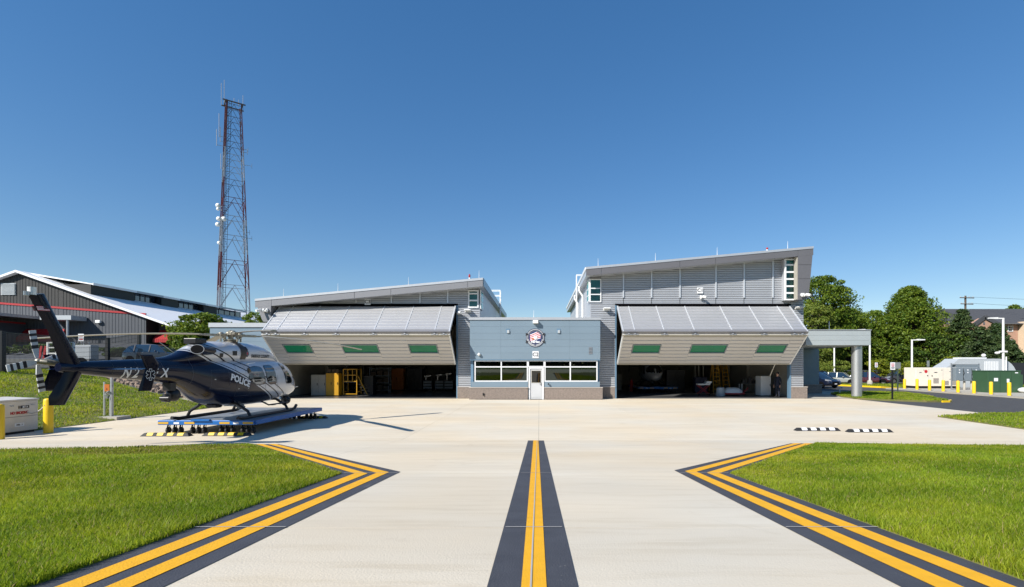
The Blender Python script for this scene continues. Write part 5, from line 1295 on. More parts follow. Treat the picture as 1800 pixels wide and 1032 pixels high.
# ---------------------------------------------------------------- warehouse on the rise
wh = thing('warehouse', 'large dark metal warehouse with white gable roof, red trim line and red awnings', 'warehouse', (-58, 62.7, 4.5))
def warehouse():
    P = None; Y0, Y1 = 62.7, 111; PK = (-67.3, 14.55); EX, EZ = -47.0, 7.4; sl_ = (PK[1]-EZ)/(EX-PK[0]); LX = -88; LZ = PK[1]-sl_*(PK[0]-LX)
    zr = lambda x: PK[1]-sl_*abs(x-PK[0])
    def rib(name, m, xa, xb, zb, ztop, y, step=.42, par=P):
        b = MB(); x = xa
        pts = []
        while x < xb - 1e-6:
            for dx, dy in ((0,0),(.62*step,0),(.70*step,.03),(.92*step,.03)):
                if x+dx < xb: pts.append((x+dx, y+dy))
            x += step
        pts.append((xb, y)); vs = []; fs = []
        for px_, py_ in pts: vs += [(px_, py_, zb(px_) if callable(zb) else zb), (px_, py_, ztop(px_))]
        for i in range(len(pts)-1): fs.append((2*i, 2*i+1, 2*i+3, 2*i+2))
        return MB().add(vs, fs).build(name, m, par, fix=False)
    # the red line falls a little towards the east
    zl = lambda x: 10.35 + (x+70)*(-.075)
    xs = [LX, -80, -73.5, -67.3, -62, -56.5, -51.0]
    for a, c in zip(xs[:-1], xs[1:]):
        rib('wall_sheet', M['dark_siding'], a, c, lambda x: zl(x)+.12, lambda x: zr(x)-.25, Y0)
        rib('wall_sheet', M['grey_siding'], a, c, 3.5, lambda x: zl(x)-.12, Y0+.0)
        MB().prism([(a, zl(a)-.12), (c, zl(c)-.12), (c, zl(c)+.12), (a, zl(a)+.12)], Y0-.08, Y0+.08).build('red_trim', M['red_paint'], P)
    MB().prism([(LX,3),(-51,3),(-51,zr(-51)-.3),PK and (PK[0],PK[1]-.3),(LX,LZ-.3)], Y0+.1, Y1).build('shell', M['dark_siding'], P)
    for nm, x0, x1 in (('roof', PK[0], EX+.6), ('roof', LX-.6, PK[0])):
        z0, z1 = zr(x0), zr(x1); MB().prism([(x0,z0),(x1,z1),(x1,z1-.28),(x0,z0-.28)], Y0-.6, Y1+.6).build(nm, M['white_roof'], P)
    # set-back east bay
    rib('wall_sheet', M['brown_siding'], -50.95, -46.6, 3.5, lambda x: zr(x)-.15, Y0+2)
    MB().prism([(-50.9,3),(-46.6,3),(-46.6,zr(-46.6)-.3),(-50.9,zr(-50.9)-.3)], Y0+2.1, Y1).build('shell', M['brown_siding'], P)
    # clerestory along the ridge
    X = -59.0; z0 = zr(X)-.2; bays = [(63.6,70.5,'s'),(70.5,75.5,'g'),(75.5,79.0,'s'),(79.0,85.0,'g'),(85.0,88.5,'s'),(88.5,97,'g')]
    for y0, y1, k in bays:
        dx = 0 if k == 's' else -.9
        bb = box('clerestory_wall' if k == 's' else 'clerestory_glazing', M['dark_siding'] if k == 's' else M['glass_car'], P, PK[0], y0+.01, z0-.8, X+dx, y1-.01, 12.95)
        if k == 'g':
            n = 5
            for q in range(n+1): box('glazing_bar', M['black_metal'], bb, X+dx+.002, y0+.1+(y1-y0-.3)*q/n, z0, X+dx+.06, y0+.2+(y1-y0-.3)*q/n, 12.94)
        MB().prism([(PK[0],14.5),(X+.25,13.05),(X+.25,12.97),(X+.25,12.90),(PK[0],14.3)], y0, y1).build('clerestory_roof', M['white_roof'], P)
        MB().box(X+.26, y0, 12.85, X+.34, y1, 13.16).build('roof_fascia', M['white_roof'] if k == 's' else M['grey_light'], P)
    # louvre, flat entrance canopies and red awnings
    lv = MB(); 
    for k in range(10): lv.box(-70.0+.3, Y0-.14, 11.45+k*.15, -68.2+.3, Y0-.03, 11.53+k*.15)
    lv.build('louvre', M['grey_light'], P); box('louvre_back', M['galvanized'], P, -69.75, Y0-.02, 11.4, -67.85, Y0+.01, 12.95)
    MB().hexa([(-75,Y0-9,8.7),(-64,Y0-9,8.2),(-64,Y0-.1,8.2),(-75,Y0-.1,8.7),(-75,Y0-9,9.2),(-64,Y0-9,8.55),(-64,Y0-.1,8.55),(-75,Y0-.1,9.2)]).build('entrance_canopy', M['galvanized'], P)
    box('entrance_canopy', M['grey_light'], P, -62.5, Y0-2.2, 8.0, -58.6, Y0-.1, 8.55)
    for x, y in ((-63.8, Y0-7.5), (-59.2, Y0-2)): MB().cyl((x, y), .14, 3.5, 8.0 if x > -62 else 8.2, 10).build('canopy_post', M['galvanized'], P)
    box('lower_block', M['grey_siding'], P, -76, Y0-6, 3, -66.6, Y0-.1, 7.6); box('red_trim', M['red_paint'], P, -76, Y0-6.05, 7.6, -66.5, Y0-.1, 7.8)
    for x0, x1, y in ((-66.4,-61.2,Y0-.1),(-50.6,-48.6,Y0+1.9)):
        rb_ = MB(); n = 8
        for k in range(n):
            a = x0+(x1-x0)*k/n; c = x0+(x1-x0)*(k+1)/n - .03; rb_.hexa([(a,y-1.3,5.3),(c,y-1.3,5.3),(c,y,5.3),(a,y,5.3),(a,y-1.3,5.75),(c,y-1.3,5.75),(c,y,7.0),(a,y,7.0)])
        rb_.build('awning', M['red_paint'], P)
        box('awning_door', M['dark_gap'], P, x0+.6, y-.08, 3.6, x0+1.8, y-.001, 5.2)
    x = at(174,566,62.6).x; z = at(174,566,62.6).z; MB().box(x-.3, Y0-.35, z-.15, x+.3, Y0-.05, z+.2).build('wall_light', M['light_lens'], P, bevel=.03)
    for y in (64.2, 67): MB().tube([(EX+.7, y, 7.1), (EX+.7, y, 4.6)], .06, 6).build('downpipe', M['white_paint'], P)
attach(wh, warehouse)

# ---------------------------------------------------------------- lattice tower
tw = thing('radio_tower', 'tall red and white lattice radio tower with dishes and whip antennas', 'radio tower', (-62.0, 98, 4.5), R(38))
def tower():
    zb, ztp = 0.0, 50.6; wb, wt = 2.85, 1.25
    half = lambda z: wb+(wt-wb)*z/ztp
    zpx = lambda py: (HC+(CY-py)*98/FPX)-4.5
    bands = [(zpx(183), zpx(266), 'tower_red'), (zpx(266), zpx(319), 'tower_white'), (zpx(319), zpx(388), 'tower_red'), (zpx(388), zpx(449), 'tower_white'), (zpx(449), zpx(510), 'tower_red'), (zpx(510), 0, 'tower_white')]
    lev = [0, zpx(546), zpx(504), zpx(461), zpx(418), zpx(384), zpx(352), zpx(321)]
    z = lev[-1]
    while z < ztp-2.0: z += 2.55; lev.append(min(z, ztp))
    def mat_at(z):
        for a, b, m in bands:
            if b <= z <= a: return m
        return 'tower_red'
    cr = [(-1,-1),(1,-1),(1,1),(-1,1)]
    for (cx_, cy_) in cr:
        for a, b, m in bands:
            MB().bar((cx_*half(b), cy_*half(b), b), (cx_*half(a), cy_*half(a), a-.01), (.30 if b < 25 else .22) if cx_ < 0 else (.20 if b < 25 else .15)).build('leg', M[m], tw)
    for z0, z1 in zip(lev[:-1], lev[1:]):
        m = M[mat_at((z0+z1)/2)]; br_ = MB(); h0, h1 = half(z0), half(z1); th_ = .085 if z0 < 30 else .06
        for i in range(4):
            a, b = cr[i], cr[(i+1) % 4]
            br_.bar((a[0]*h1,a[1]*h1,z1),(b[0]*h1,b[1]*h1,z1), th_)
            mx_, my_ = (a[0]+b[0])/2*h1, (a[1]+b[1])/2*h1
            br_.bar((a[0]*h0,a[1]*h0,z0),(mx_,my_,z1), th_); br_.bar((b[0]*h0,b[1]*h0,z0),(mx_,my_,z1), th_)
            if z0 < 28:
                zm = (z0+z1)/2; hm_ = half(zm)
                for e in (a, b):
                    qx, qy = (e[0]*h0+mx_)/2, (e[1]*h0+my_)/2
                    br_.bar((e[0]*hm_,e[1]*hm_,zm),(qx,qy,zm), .045); br_.bar((e[0]*h1,e[1]*h1,z1),(qx,qy,zm), .045)
        br_.build('brace', m if (z0+z1)/2 < 30 else M['tower_dark'] if m is M['tower_red'] else m, tw)
    ld = MB()
    for x in (-.2, .2): ld.bar((-wb*.72+x, -wb*.80, 0), (-wt*.5+x, -wt*.80, ztp), .07)
    for k in range(100): 
        t = k/100; c_ = -wb*.72+(-wt*.5+wb*.72)*t; yy = -wb*.80+(-wt*.8+wb*.8)*t; ld.bar((c_-.2,yy,ztp*t),(c_+.2,yy,ztp*t), .04)
    ld.build('ladder', M['tower_dark'], tw)
    cb_ = MB(); cb_.bar((-wb*.86,-wb*.9,0),(-wt*.86,-wt*.9,ztp),.20,.1); cb_.build('cable_run', M['tower_dark'], tw)
    MB().box(-wt-.7,-wt-.3,ztp-.2,wt+.7,-wt-.1,ztp).box(-wt-.7,wt+.1,ztp-.2,wt+.7,wt+.3,ztp).box(-wt-.3,-wt,ztp-.19,-wt-.1,wt,ztp).box(wt+.1,-wt,ztp-.19,wt+.3,wt,ztp).build('top_platform', M['tower_dark'], tw)
    sc_ = 98/FPX
    for px, y0, y1 in ((382,158,196),(387,151,190),(419.5,168,197),(404,177,184),(412,178,190)):
        x = (px-404)*sc_*.85; MB().cyl((x, -wt), .045, zpx(y1), zpx(y0), 6).build('whip_antenna', M['tower_white'], tw)
    for px, y0, y1 in ((379,212,252),(381,234,260),(375,240,268),(382,280,306)):
        x = (px-405)*sc_*.85; zz0, zz1 = zpx(y1), zpx(y0); b = MB().cyl((x, -1.5), .055, zz0, zz1, 6); b.bar((x,-1.5,zz0+.2),(-half(zz0),-1.5,zz0+.2), .06); b.build('side_antenna', M['tower_white'], tw)
    for px, y in ((429,263),(428,268),(436,290),(432,408),(436,418)):
        z = zpx(y); x = (px-405)*sc_*.85; MB().bar((half(z)*.9, -1.2, z), (x, -1.6, z), .06).bar((x,-1.6,z-.5),(x,-1.6,z+.5),.05).build('side_antenna', M['tower_white'], tw)
    for px, py, r_ in ((377.5,371.5,.42),(377.5,377.5,.3),(378.7,394,.42),(387.5,393,.45),(377,404,.42),(379,435,.32)):
        x = (px-406)*sc_*.85; z = zpx(py); b = MB().lathe([(r_*.2,-.35),(r_*.9,-.1),(r_,.0),(r_,.25),(r_*.5,.28)], (x, -half(z)-.6, z), 'Y', 16); b.lathe([(r_,-.001),(r_*.98,-.05),(r_*.3,-.12)], (x,-half(z)-.6,z),'Y',16); b.bar((x,-half(z)-.3,z),(-half(z),-half(z),z), .12); b.build('dish', M['white_paint'], tw, smooth=40)
tower()

# ---------------------------------------------------------------- equipment yard
YB_ = [(1590,685,666),(1612,687,666),(1634,688.3,667.5),(1658,690,668),(1684,692,669),(1712,693.7,670),(1742,695.6,671),(1774,698,672)]
NBL = ['yellow bollard standing alone before the cream generator, next to the yellow kerb','yellow bollard before the end of the cream generator with the red label','yellow bollard before the middle of the cream generator','yellow bollard before the louvred end of the cream generator','yellow bollard before the first grey switch cabinet','yellow bollard before the third grey switch cabinet','yellow bollard before the front of the green transformer','yellow bollard before the far side of the green transformer, by the white bag']
for (px, yb, yt), lab in zip(YB_, NBL):
    d = HC*FPX/(yb-CY); x = (px-CX)*d/FPX; bollard(lab, x, d, (yb-yt)*d/FPX-.1, 'bollards before the equipment yard', .115, .10)
gn = thing('generator', 'cream generator housing with louvres and a red label', 'generator', (at(1637,684,46.5).x, 46.5, .10))
def gen():
    b = MB().box(-1.95,-.6,.22,1.95,.9,1.98); b.build('housing', M['cream_equip'], gn, bevel=.03)
    box('base_rail', M['black_metal'], gn, -1.9,-.5,0,1.9,.8,.219)
    for x in (-.72,.62): box('door_gap', M['fascia_grey'], gn, x,-.604,.25,x+.014,-.6005,1.9)
    for x0,x1,z0,z1 in ((-.30,.20,.5,1.0),(.80,1.15,.35,.75),(1.45,1.88,.35,.85)):
        l = MB(); n = 9
        for k in range(n): z = z0+(z1-z0)*k/n; l.box(x0,-.628,z,x1,-.6015,z+(z1-z0)/n*.6)
        l.build('louvre', M['stone_cap'], gn)
    MB().lathe([(.15,0),(.15,.012)],(-1.0,-.62,1.62),'Y',16).build('red_label', M['red_print'], gn)
    for x,z in ((-.85,1.22),(-.42,1.2)): MB().lathe([(.05,0),(.05,.03)],(x,-.63,z),'Y',10).build('latch', M['black_metal'], gn)
    for x in (-1.5,-.1,.0): box('label_plate', M['fascia_grey'], gn, x-.12,-.606,1.48,x+.1,-.601,1.56)
    for x in (-1.2,.5): MB().lathe([(.03,0),(.03,.03)],(x,-.63,1.75),'Y',8).build('lift_eye', M['black_metal'], gn)
gen()
sw = thing('switchgear', 'three grey switch cabinets on one frame between the generator and the green transformer', 'switchgear', (at(1697,690,43.5).x, 43.5, .10))
for k, x in enumerate((-.75, 0, .75)):
    c_ = MB().box(x-.34,-.25,.80,x+.34,.25,1.98).build('cabinet', M['grey_equip'], sw, bevel=.015)
    for z in (1.55,1.78): MB().lathe([(.06,0),(.06,.01)],(x,-.262,z),'Y',12).build('warning_label', M['white_print'], c_)
    box('cabinet_door', M['grey_equip'], c_, x-.30,-.268,.86,x+.30,-.2515,1.45); MB().tube([(x+.37,-.2,1.9),(x+.40,-.28,1.5),(x+.37,-.2,1.2),(x+.40,-.26,.9)], .025, 6).build('conduit', M['black_metal'], sw)
box('wire_trough', M['grey_equip'], sw, -1.0,-.2,2.0,1.1,.2,2.28); box('top_plate', M['grey_light'], sw, -1.25,-.24,2.30,1.15,.24,2.36)
for x in (-1.25,1.2): MB().bar((x,0,0),(x,0,2.4),.08).build('frame_post', M['galvanized'], sw)
for x in (-.1,.55,.85): MB().cyl((x,0),.09,0,.8,10).build('conduit_riser', M['concrete_grey'], sw)
for z in (.9, 1.6): box('frame_rail', M['galvanized'], sw, -1.2,.26,z,1.2,.31,z+.06)
hd = thing('duct_hood', 'white rounded equipment hood behind the grey switch cabinets', 'equipment hood', (at(1700,690,48.5).x, 48.5, .10))
prof = [(-2.9,0),(4.2,0)]+[(4.2-1.8+1.8*math.cos(t), 1.1+1.75*math.sin(t)) for t in np.linspace(0, math.pi/2, 9)]+[(-1.5,2.85),(-1.9,2.5),(-2.9,1.9)]
MB().prism(prof,-.8,.9).build('hood', M['grey_light'], hd, smooth=30)
for k in range(9): MB().prism([(1.0+k*.16,1.1),(1.08+k*.16,1.1),(1.08+k*.16,2.6),(1.0+k*.16,2.6)],-.83,-.803).build('fin', M['white_frame'], hd)
MB().box(-1.0,-.5,2.86,1.5,.5,2.98).build('top_rail', M['white_frame'], hd)
tf = thing('transformer', 'dark green padmount transformer beside the grey switch cabinets', 'transformer', (at(1757,692,39.6).x, 39.4, .10))
MB().hexa([(-1.6,-.5,0),(1.05,-.5,0),(1.05,.9,0),(-1.6,.9,0),(-1.6,-.5,1.70),(1.05,-.5,1.70),(1.05,.9,1.76),(-1.6,.9,1.76)]).build('tank', M['green_equip'], tf, bevel=.02)
MB().box(-1.63,-.53,1.705,1.08,.93,1.78).build('lid', M['green_equip'], tf, bevel=.015)
MB().box(1.055,-.3,.2,1.42,.8,1.45).build('radiator', M['green_equip'], tf, bevel=.02)
for x in (-.62,.28): box('door_gap', M['black_metal'], tf, x,-.504,.05,x+.012,-.5005,1.66)
for x,z,w_,h_ in ((-.95,1.05,.16,.13),(.02,.96,.1,.15),(-1.35,.25,.10,.03),(.70,1.60,.12,.04)): box('warning_label', M['white_print'], tf, x-w_,-.507,z-h_,x+w_,-.501,z+h_)
MB().bar((.0,-.53,.75),(.0,-.53,.45),.03).build('handle', M['black_metal'], tf)
bg_ = thing('equipment_bag', 'white and blue bag on the pad beside the green transformer', 'bag', (at(1793,696,39).x, 38.6, .10))
MB().sphere((0,0,.22),.45,12,7,.5).build('bag', M['white_paint'], bg_, smooth=60); MB().box(-.2,-.46,.15,.15,-.40,.30).build('print_patch', M['blue_dolly'], bg_)
# lamp posts, signs, small pipes
def lamp_post(label, px, ybase, ytop, d, arm=-1, z=.12, extra=False):
    x = (px-CX)*d/FPX; h = HC+(CY-ytop)*d/FPX-z
    t = thing('lamp_post', label, 'lamp post', (x, d, z), group='white lamp posts')
    MB().lathe([(.28,-.1),(.28,.25),(.20,.5)] , n=14).build('footing', M['concrete_grey'], t)
    MB().cyl((0,0),.10,.45,h,10,.085).build('pole', M['white_paint'], t, smooth=50)
    b = MB().bar((0,0,h-.05),(arm*.75,0,h-.02),.10); b.build('arm', M['white_paint'], t)
    MB().hexa([(arm*.6,-.15,h-.10),(arm*1.35,-.12,h-.06),(arm*1.35,.12,h-.06),(arm*.6,.15,h-.10),(arm*.6,-.15,h+.06),(arm*1.35,-.10,h+.03),(arm*1.35,.10,h+.03),(arm*.6,.15,h+.06)]).build('lamp_head', M['white_paint'], t)
    if extra:
        MB().box(-.3,-.12,h-3.2,.3,.12,h-3.05).sphere((-.55,0,h-3.25),.2,10,7,.6).build('camera_mount', M['white_paint'], t); MB().cyl((.28,0),.05,.3,h-3.6,8).build('conduit', M['white_paint'], t)
    return t
lamp_post('white lamp post seen under the canopy between the cars and the round column', 1466.5, 662, 600, 62, -1)
lamp_post('white lamp post on a concrete foot beside the maroon car', 1529, 679, 579.5, 54.5, -1)
lamp_post('white lamp post rising behind the end of the cream generator', 1603, 690, 597, 52, 1)
lamp_post('tall white lamp post with side camera rising behind the green transformer', 1763.5, 700, 559, 45, -1, extra=True)
def sign_post(label, px, ybase, ytop, d, face, w=.46, h=.62, back=False, z=.05, grp=None):
    x = (px-CX)*d/FPX; ht = HC+(CY-ytop)*d/FPX-z; t = thing('sign_post', label, 'sign', (x, d, z), group=grp)
    MB().box(-.045,-.03,-.1,.045,.03,ht-.03).build('post', M['black_metal'] if not back else M['green_post'], t)
    s = MB().box(-w/2,-.05,ht-h,w/2,-.033,ht).build('sign_plate', face, t)
    if not back:
        for k, (zz, ww) in enumerate(((.12,.30),(.22,.34),(.31,.26),(.40,.34),(.49,.30))): box('sign_line', M['red_print'] if k < 3 else M['black_print'], s, -ww/2*(w/.46), -.054, ht-h*(zz/.62)-.025, ww/2*(w/.46), -.051, ht-h*(zz/.62)+.012)
    return t
M['green_post'] = pm('green_post', (.05,.07,.06), .5); M['sign_back'] = pm('sign_back', (.35,.37,.36), .4, .5)
sign_post('white and red sign on a dark post on the grass island by the silver column', 1568.5, 703, 637, 31.3, M['white_print'], w=.30, h=.48)
sign_post('grey back of a sign on a dark green post behind the white and red sign', 1578, 690, 637, 40, M['sign_back'], w=.42, h=.52, back=True)
sign_post('small white sign on a post in front of the shrubs behind the maroon car', 1540, 664, 637.5, 60, M['white_print'], w=.34, h=.58)
sign_post('pale sign back between the shrubs above the cream generator', 1631, 660, 634, 56, M['sign_back'], w=.3, h=.7, back=True)
gp = thing('standpipe', 'small white curved standpipe beside the grass island under the canopy', 'standpipe', (at(1476,692,38.3).x, 38.3, .05))
MB().tube([(0,0,0),(0,0,.42),(.03,0,.52),(.12,0,.55),(.2,0,.50),(.22,0,.42)], .05, 10).build('pipe', M['white_paint'], gp, smooth=60); MB().cyl((0,0),.10,0,.05,12).build('flange', M['white_paint'], gp)
tag(MB().hexa([(24.0,41.0,.0),(26.6,40.6,.0),(26.6,40.85,.0),(24.0,41.25,.0),(24.05,41.06,.13),(26.55,40.66,.13),(26.55,40.79,.13),(24.05,41.19,.13)]).build('parking_block', M['concrete_grey']), 'long pale concrete parking block in the shade behind the canopy', 'parking block')
gl_ = thing('globe_lamp', 'black lamp post with a pale globe before the dark evergreens', 'lamp post', (at(1729,690,60).x, 60, 0))
MB().cyl((0,0),.10,0,3.3,10).build('pole', M['black_metal'], gl_); MB().sphere((0,0,3.5),.24,12,8).build('globe', M['white_paint'], gl_, smooth=60)
up_ = thing('utility_pole', 'brown wooden utility pole with two crossarms above the conifer', 'utility pole', (at(1697,640,86).x, 86, 0))
ht = HC+(CY-520)*86/FPX
MB().cyl((0,0),.20,0,ht,10,.15).build('pole', M['pole_wood'], up_)
for z, w_ in ((ht-.35,1.15),(ht-1.45,1.0)):
    MB().bar((-w_,-.2,z),(w_+.2,-.2,z-.08),.14).build('crossarm', M['pole_wood'], up_)
    for x in (-w_+.1,-.4,.5,w_): MB().cyl((x,-.2),.06,z+.05,z+.25,6).build('insulator', M['grey_light'], up_)
MB().cyl((.3,-.25),.2,ht-3.4,ht-2.5,10).build('pole_transformer', M['grey_equip'], up_)
for k, (z, e) in enumerate(((ht-.2, 12.0), (ht-1.3, 10.5), (ht-3.4, 8.5))):
    pts = [Vector((up_.location.x+.5, 86, z)).lerp(Vector((110, 60, e)), s) - Vector((0,0,1.2*math.sin(math.pi*s))) for s in np.linspace(0,1,14)]
    tag(MB().tube(pts, .02, 5).build('power_line', M['black_metal']), ['uppermost thin power line running from the top crossarm of the utility pole', 'second thin power line running from the lower crossarm of the utility pole', 'lowest thin power line running from below the crossarms past the shingle roof'][k], 'power line', 'power lines')
fence('tall fence with black screen behind the equipment yard and the lamp posts', [(47.6,56),(53,57),(58.5,58),(64,59)], 2.6, M['black_metal'], fabric=M['fabric_dark'], zf=lambda x, y: 0.0)
fence('thin chain link fence between the parked cars and the shrubs', [(31,66),(36,66),(41,66),(46,66),(51,66)], 1.6, M['galvanized'], zf=lambda x, y: 0.0, pickstep=.25, postw=.035)
# ---------------------------------------------------------------- apartment block behind the trees
apb = thing('apartment_building', 'cream and pink brick apartment block with dark shingle roof beyond the trees', 'apartment building', (88, 80, 0))
def apartments():
    P = None; d = 80.0
    def X(px, dd=d): return (px-CX)*dd/FPX
    def Z(py, dd=d): return HC+(CY-py)*dd/FPX
    box('wall', M['pink_brick'], P, X(1655), d, 0, X(1789), d+12, Z(570)); 
    MB().prism([(d-.6,Z(570)),(d+6.5,Z(541.5)+.6),(d+13,Z(570))], X(1712), X(1905), 'X').build('roof', M['shingle'], P)
    MB().prism([(d-.3,Z(577)),(d+6,Z(553)+.6),(d+12,Z(577))], X(1650), X(1712)-.05, 'X').build('roof', M['shingle'], P)
    MB().prism([(X(1703),Z(600)),(X(1739),Z(600)),(X(1739),Z(569.5)),(X(1718),Z(560)),(X(1703),Z(569))], d-1.2, d-.05).build('gable', M['pink_brick'], P)
    for a, b in (((1700,572),(1718.5,558.5)),((1718.5,558.5),(1743,571.5))): MB().bar((X(a[0]),d-1.3,Z(a[1])),(X(b[0]),d-1.3,Z(b[1])), .6,.22, up=(0,1,0)).build('gable_roof', M['shingle'], P)
    box('gable_vent', M['fascia_brown'], P, X(1716.2),d-1.27,Z(571.5),X(1719),d-1.21,Z(567.5))
    box('wall', M['cream_wall'], P, X(1790), d-1.5, 0, X(1920), d+11.9, Z(566))
    MB().bar((X(1789.5),d-1.6,0),(X(1789.5),d-1.6,Z(567)),.12).build('downpipe', M['fascia_brown'], P)
    box('gutter', M['fascia_brown'], P, X(1738),d-.9,Z(570.5),X(1790),d-.5,Z(569)); box('gutter', M['fascia_brown'], P, X(1788),d-2.0,Z(566),X(1920),d-1.2,Z(563.5))
    for px, y0, y1, yy in ((1796.5,583.5,570.5,d-1.5),(1796.5,611,595,d-1.5),(1771,583,573,d),(1771,612,597,d),(1806,583.5,570.5,d-1.5),(1758,583,573,d)):
        f = MB(); x0, x1 = X(px), X(px+9); z0, z1 = Z(y0), Z(y1)
        f.box(x0,yy-.1,z0,x0+.1,yy-.01,z1).box(x1-.1,yy-.1,z0,x1,yy-.01,z1).box(x0+.1,yy-.1,z0,x1-.1,yy-.01,z0+.1).box(x0+.1,yy-.1,z1-.1,x1-.1,yy-.01,z1).box(x0+.1,yy-.08,(z0+z1)/2-.04,x1-.1,yy-.01,(z0+z1)/2+.04)
        w = f.build('window', M['white_frame'], P); box('pane', M['glass_car'], w, x0+.1,yy-.04,z0+.1,x1-.1,yy-.015,z1-.1)
    box('porch', M['white_paint'], P, X(1780),d-4,Z(636),X(1830),d-1.6,Z(632)); box('porch_trim', M['yellow_bollard'], P, X(1785),d-4.05,Z(638.5),X(1830),d-3.9,Z(636.2))
attach(apb, apartments)
# ---------------------------------------------------------------- trees
def leaf_mesh(name, pts, nrm, size, m, parent, aspect=.55):
    n = len(pts); rnd = RNG.normal(size=(n,3)); N_ = nrm + rnd*.8; N_ /= np.linalg.norm(N_, axis=1, keepdims=True)+1e-9
    t = np.cross(N_, RNG.normal(size=(n,3))); t /= np.linalg.norm(t, axis=1, keepdims=True)+1e-9; b = np.cross(N_, t)
    s = (size*RNG.uniform(.6, 1.35, n))[:, None]
    v = np.empty((n,4,3)); v[:,0] = pts - t*s; v[:,1] = pts - b*s*aspect + N_*s*.18; v[:,2] = pts + t*s; v[:,3] = pts + b*s*aspect + N_*s*.18
    me = bpy.data.meshes.new(name); me.vertices.add(n*4); me.vertices.foreach_set('co', v.reshape(-1))
    me.loops.add(n*4); me.loops.foreach_set('vertex_index', np.arange(n*4, dtype=np.int32)); me.polygons.add(n)
    me.polygons.foreach_set('loop_start', np.arange(0, n*4, 4, dtype=np.int32)); me.materials.append(m); me.update(calc_edges=True); me.validate()
    return link(name, me, parent)
def tree(name, label, x, y, z, h, w, m, shape='round', leaves=7000, size=.30, trunk=.2, base=.12, group=None, cat='tree', clump=None):
    leaves = int(leaves*1.9); size *= .64
    t = thing(name, label, cat, (x, y, z), group=group)
    tr = MB(); tr.tube([(0,0,-.2),(.05,0,h*.25),(-.05,.05,h*.55),(0,0,h*.88)], [trunk, trunk*.8, trunk*.5, trunk*.12], 8)
    K = max(12, int(leaves/95)); cl = []
    while len(cl) < K:
        u = RNG.uniform(0, 1); a = RNG.uniform(0, 2*math.pi)
        if shape == 'cone': prof = (1-u)**.85*.97+.04
        elif shape == 'pyramid': prof = min(1, (1-u)*1.45)**.8*(.72+.28*min(1, u/.18))
        elif shape == 'wall': prof = .95
        else: prof = math.sqrt(max(0, 1-(2*u-1)**2))**.8*.98+.03
        r = prof*w/2*math.sqrt(RNG.uniform(.30, 1.0))*(1+.16*math.sin(3*a+x)+.10*math.sin(5*a+u*7))
        cl.append((r*math.cos(a), r*math.sin(a), h*(base+(1-base)*u*.97), prof))
    cl = np.array(cl); per = leaves//K; P_ = []; Nn = []
    cr = clump or .16*min(w, h)**.85+.15
    for c in cl:
        rr = cr*RNG.uniform(.45, 1.2)*(.55+.45*c[3]); d = RNG.normal(size=(per,3)); d /= np.linalg.norm(d, axis=1, keepdims=True)
        q = d*(RNG.uniform(.35, 1, per)**.5)[:, None]*rr*np.array([1.25,1.25,.62 if shape != 'cone' else .45])
        if shape in ('cone',): q[:,2] -= .25*np.linalg.norm(q[:,:2], axis=1)
        P_.append(c[:3]+q); o = c[:3]+q-np.array([0,0,h*.35]); Nn.append(d*.7+np.array([0,0,.55]))
        if RNG.random() < .5 and c[3] > .25:
            b0 = Vector((0,0,c[2]*.72)); e = Vector(c[:3]); tr.tube([b0, b0.lerp(e, .5)+Vector((0,0,.1)), e], [trunk*.32, trunk*.2, trunk*.05], 5)
    tr.build('trunk', M['bark'], t, smooth=60)
    leaf_mesh('crown', np.concatenate(P_), np.concatenate(Nn), size, m, t)
    return t
def pt(px, d): return (px-CX)*d/FPX
def hh(py, d): return HC+(CY-py)*d/FPX
GR = 'trees beyond the equipment yard'
tree('broadleaf_tree', 'tall dark broadleaf tree rising just behind the fin of the tall hangar', pt(1446,74), 74, 0, hh(484,74), 8.4, M['leaf_mid'], 'round', 13000, .27, .32, .15, GR)
tree('broadleaf_tree', 'pale green feathery tree in front of the tall dark tree beside the hangar', pt(1434,68), 68, 0, hh(532,68), 6.0, M['leaf_light'], 'round', 9000, .22, .2, .1, GR)
tree('broadleaf_tree', 'mid green tree top behind the canopy roof rod', pt(1486,80), 80, 0, hh(541,80), 9.0, M['leaf_mid'], 'round', 9000, .27, .28, .08, GR)
tree('broadleaf_tree', 'rounded green tree between the canopy end and the great pyramidal tree', pt(1527,84), 84, 0, hh(545,84), 9.5, M['leaf_mid'], 'round', 9000, .28, .28, .06, GR)
tree('broadleaf_tree', 'great pyramidal dark tree, the tallest above the equipment yard', pt(1600,78), 78, 0, hh(502,78), 13.4, M['leaf_mid'], 'pyramid', 24000, .28, .4, .05, GR)
tree('broadleaf_tree', 'low spreading dark tree at the foot of the great pyramidal tree', pt(1640,74), 74, 0, hh(585,74), 9.5, M['leaf_dark'], 'round', 9000, .25, .25, .03, GR)
tree('conifer_tree', 'slender pointed conifer in front of the utility pole', pt(1691,72), 72, 0, hh(541,72), 6.6, M['leaf_conifer'], 'cone', 11000, .20, .24, .04, GR)
tree('conifer_tree', 'broad dark evergreen beside the pointed conifer, before the pink gable', pt(1723,66), 66, 0, hh(574,66), 5.6, M['leaf_conifer'], 'pyramid', 9000, .20, .2, .03, GR)
tree('conifer_tree', 'dark evergreen behind the tall lamp post, before the apartment windows', pt(1752,68), 68, 0, hh(568,68), 6.0, M['leaf_conifer'], 'pyramid', 9000, .20, .2, .03, GR)
tree('conifer_tree', 'low dark evergreen at the corner of the cream apartment wing', pt(1776,66), 66, 0, hh(598,66), 4.2, M['leaf_conifer'], 'pyramid', 6000, .19, .2, .03, GR)
tree('broadleaf_tree', 'small distant tree showing above the apartment roof', pt(1787,100), 100, 0, hh(536,100), 7.0, M['leaf_mid'], 'round', 4000, .3, .3, .3, GR)
G2 = 'young trees and shrubs along the car park'
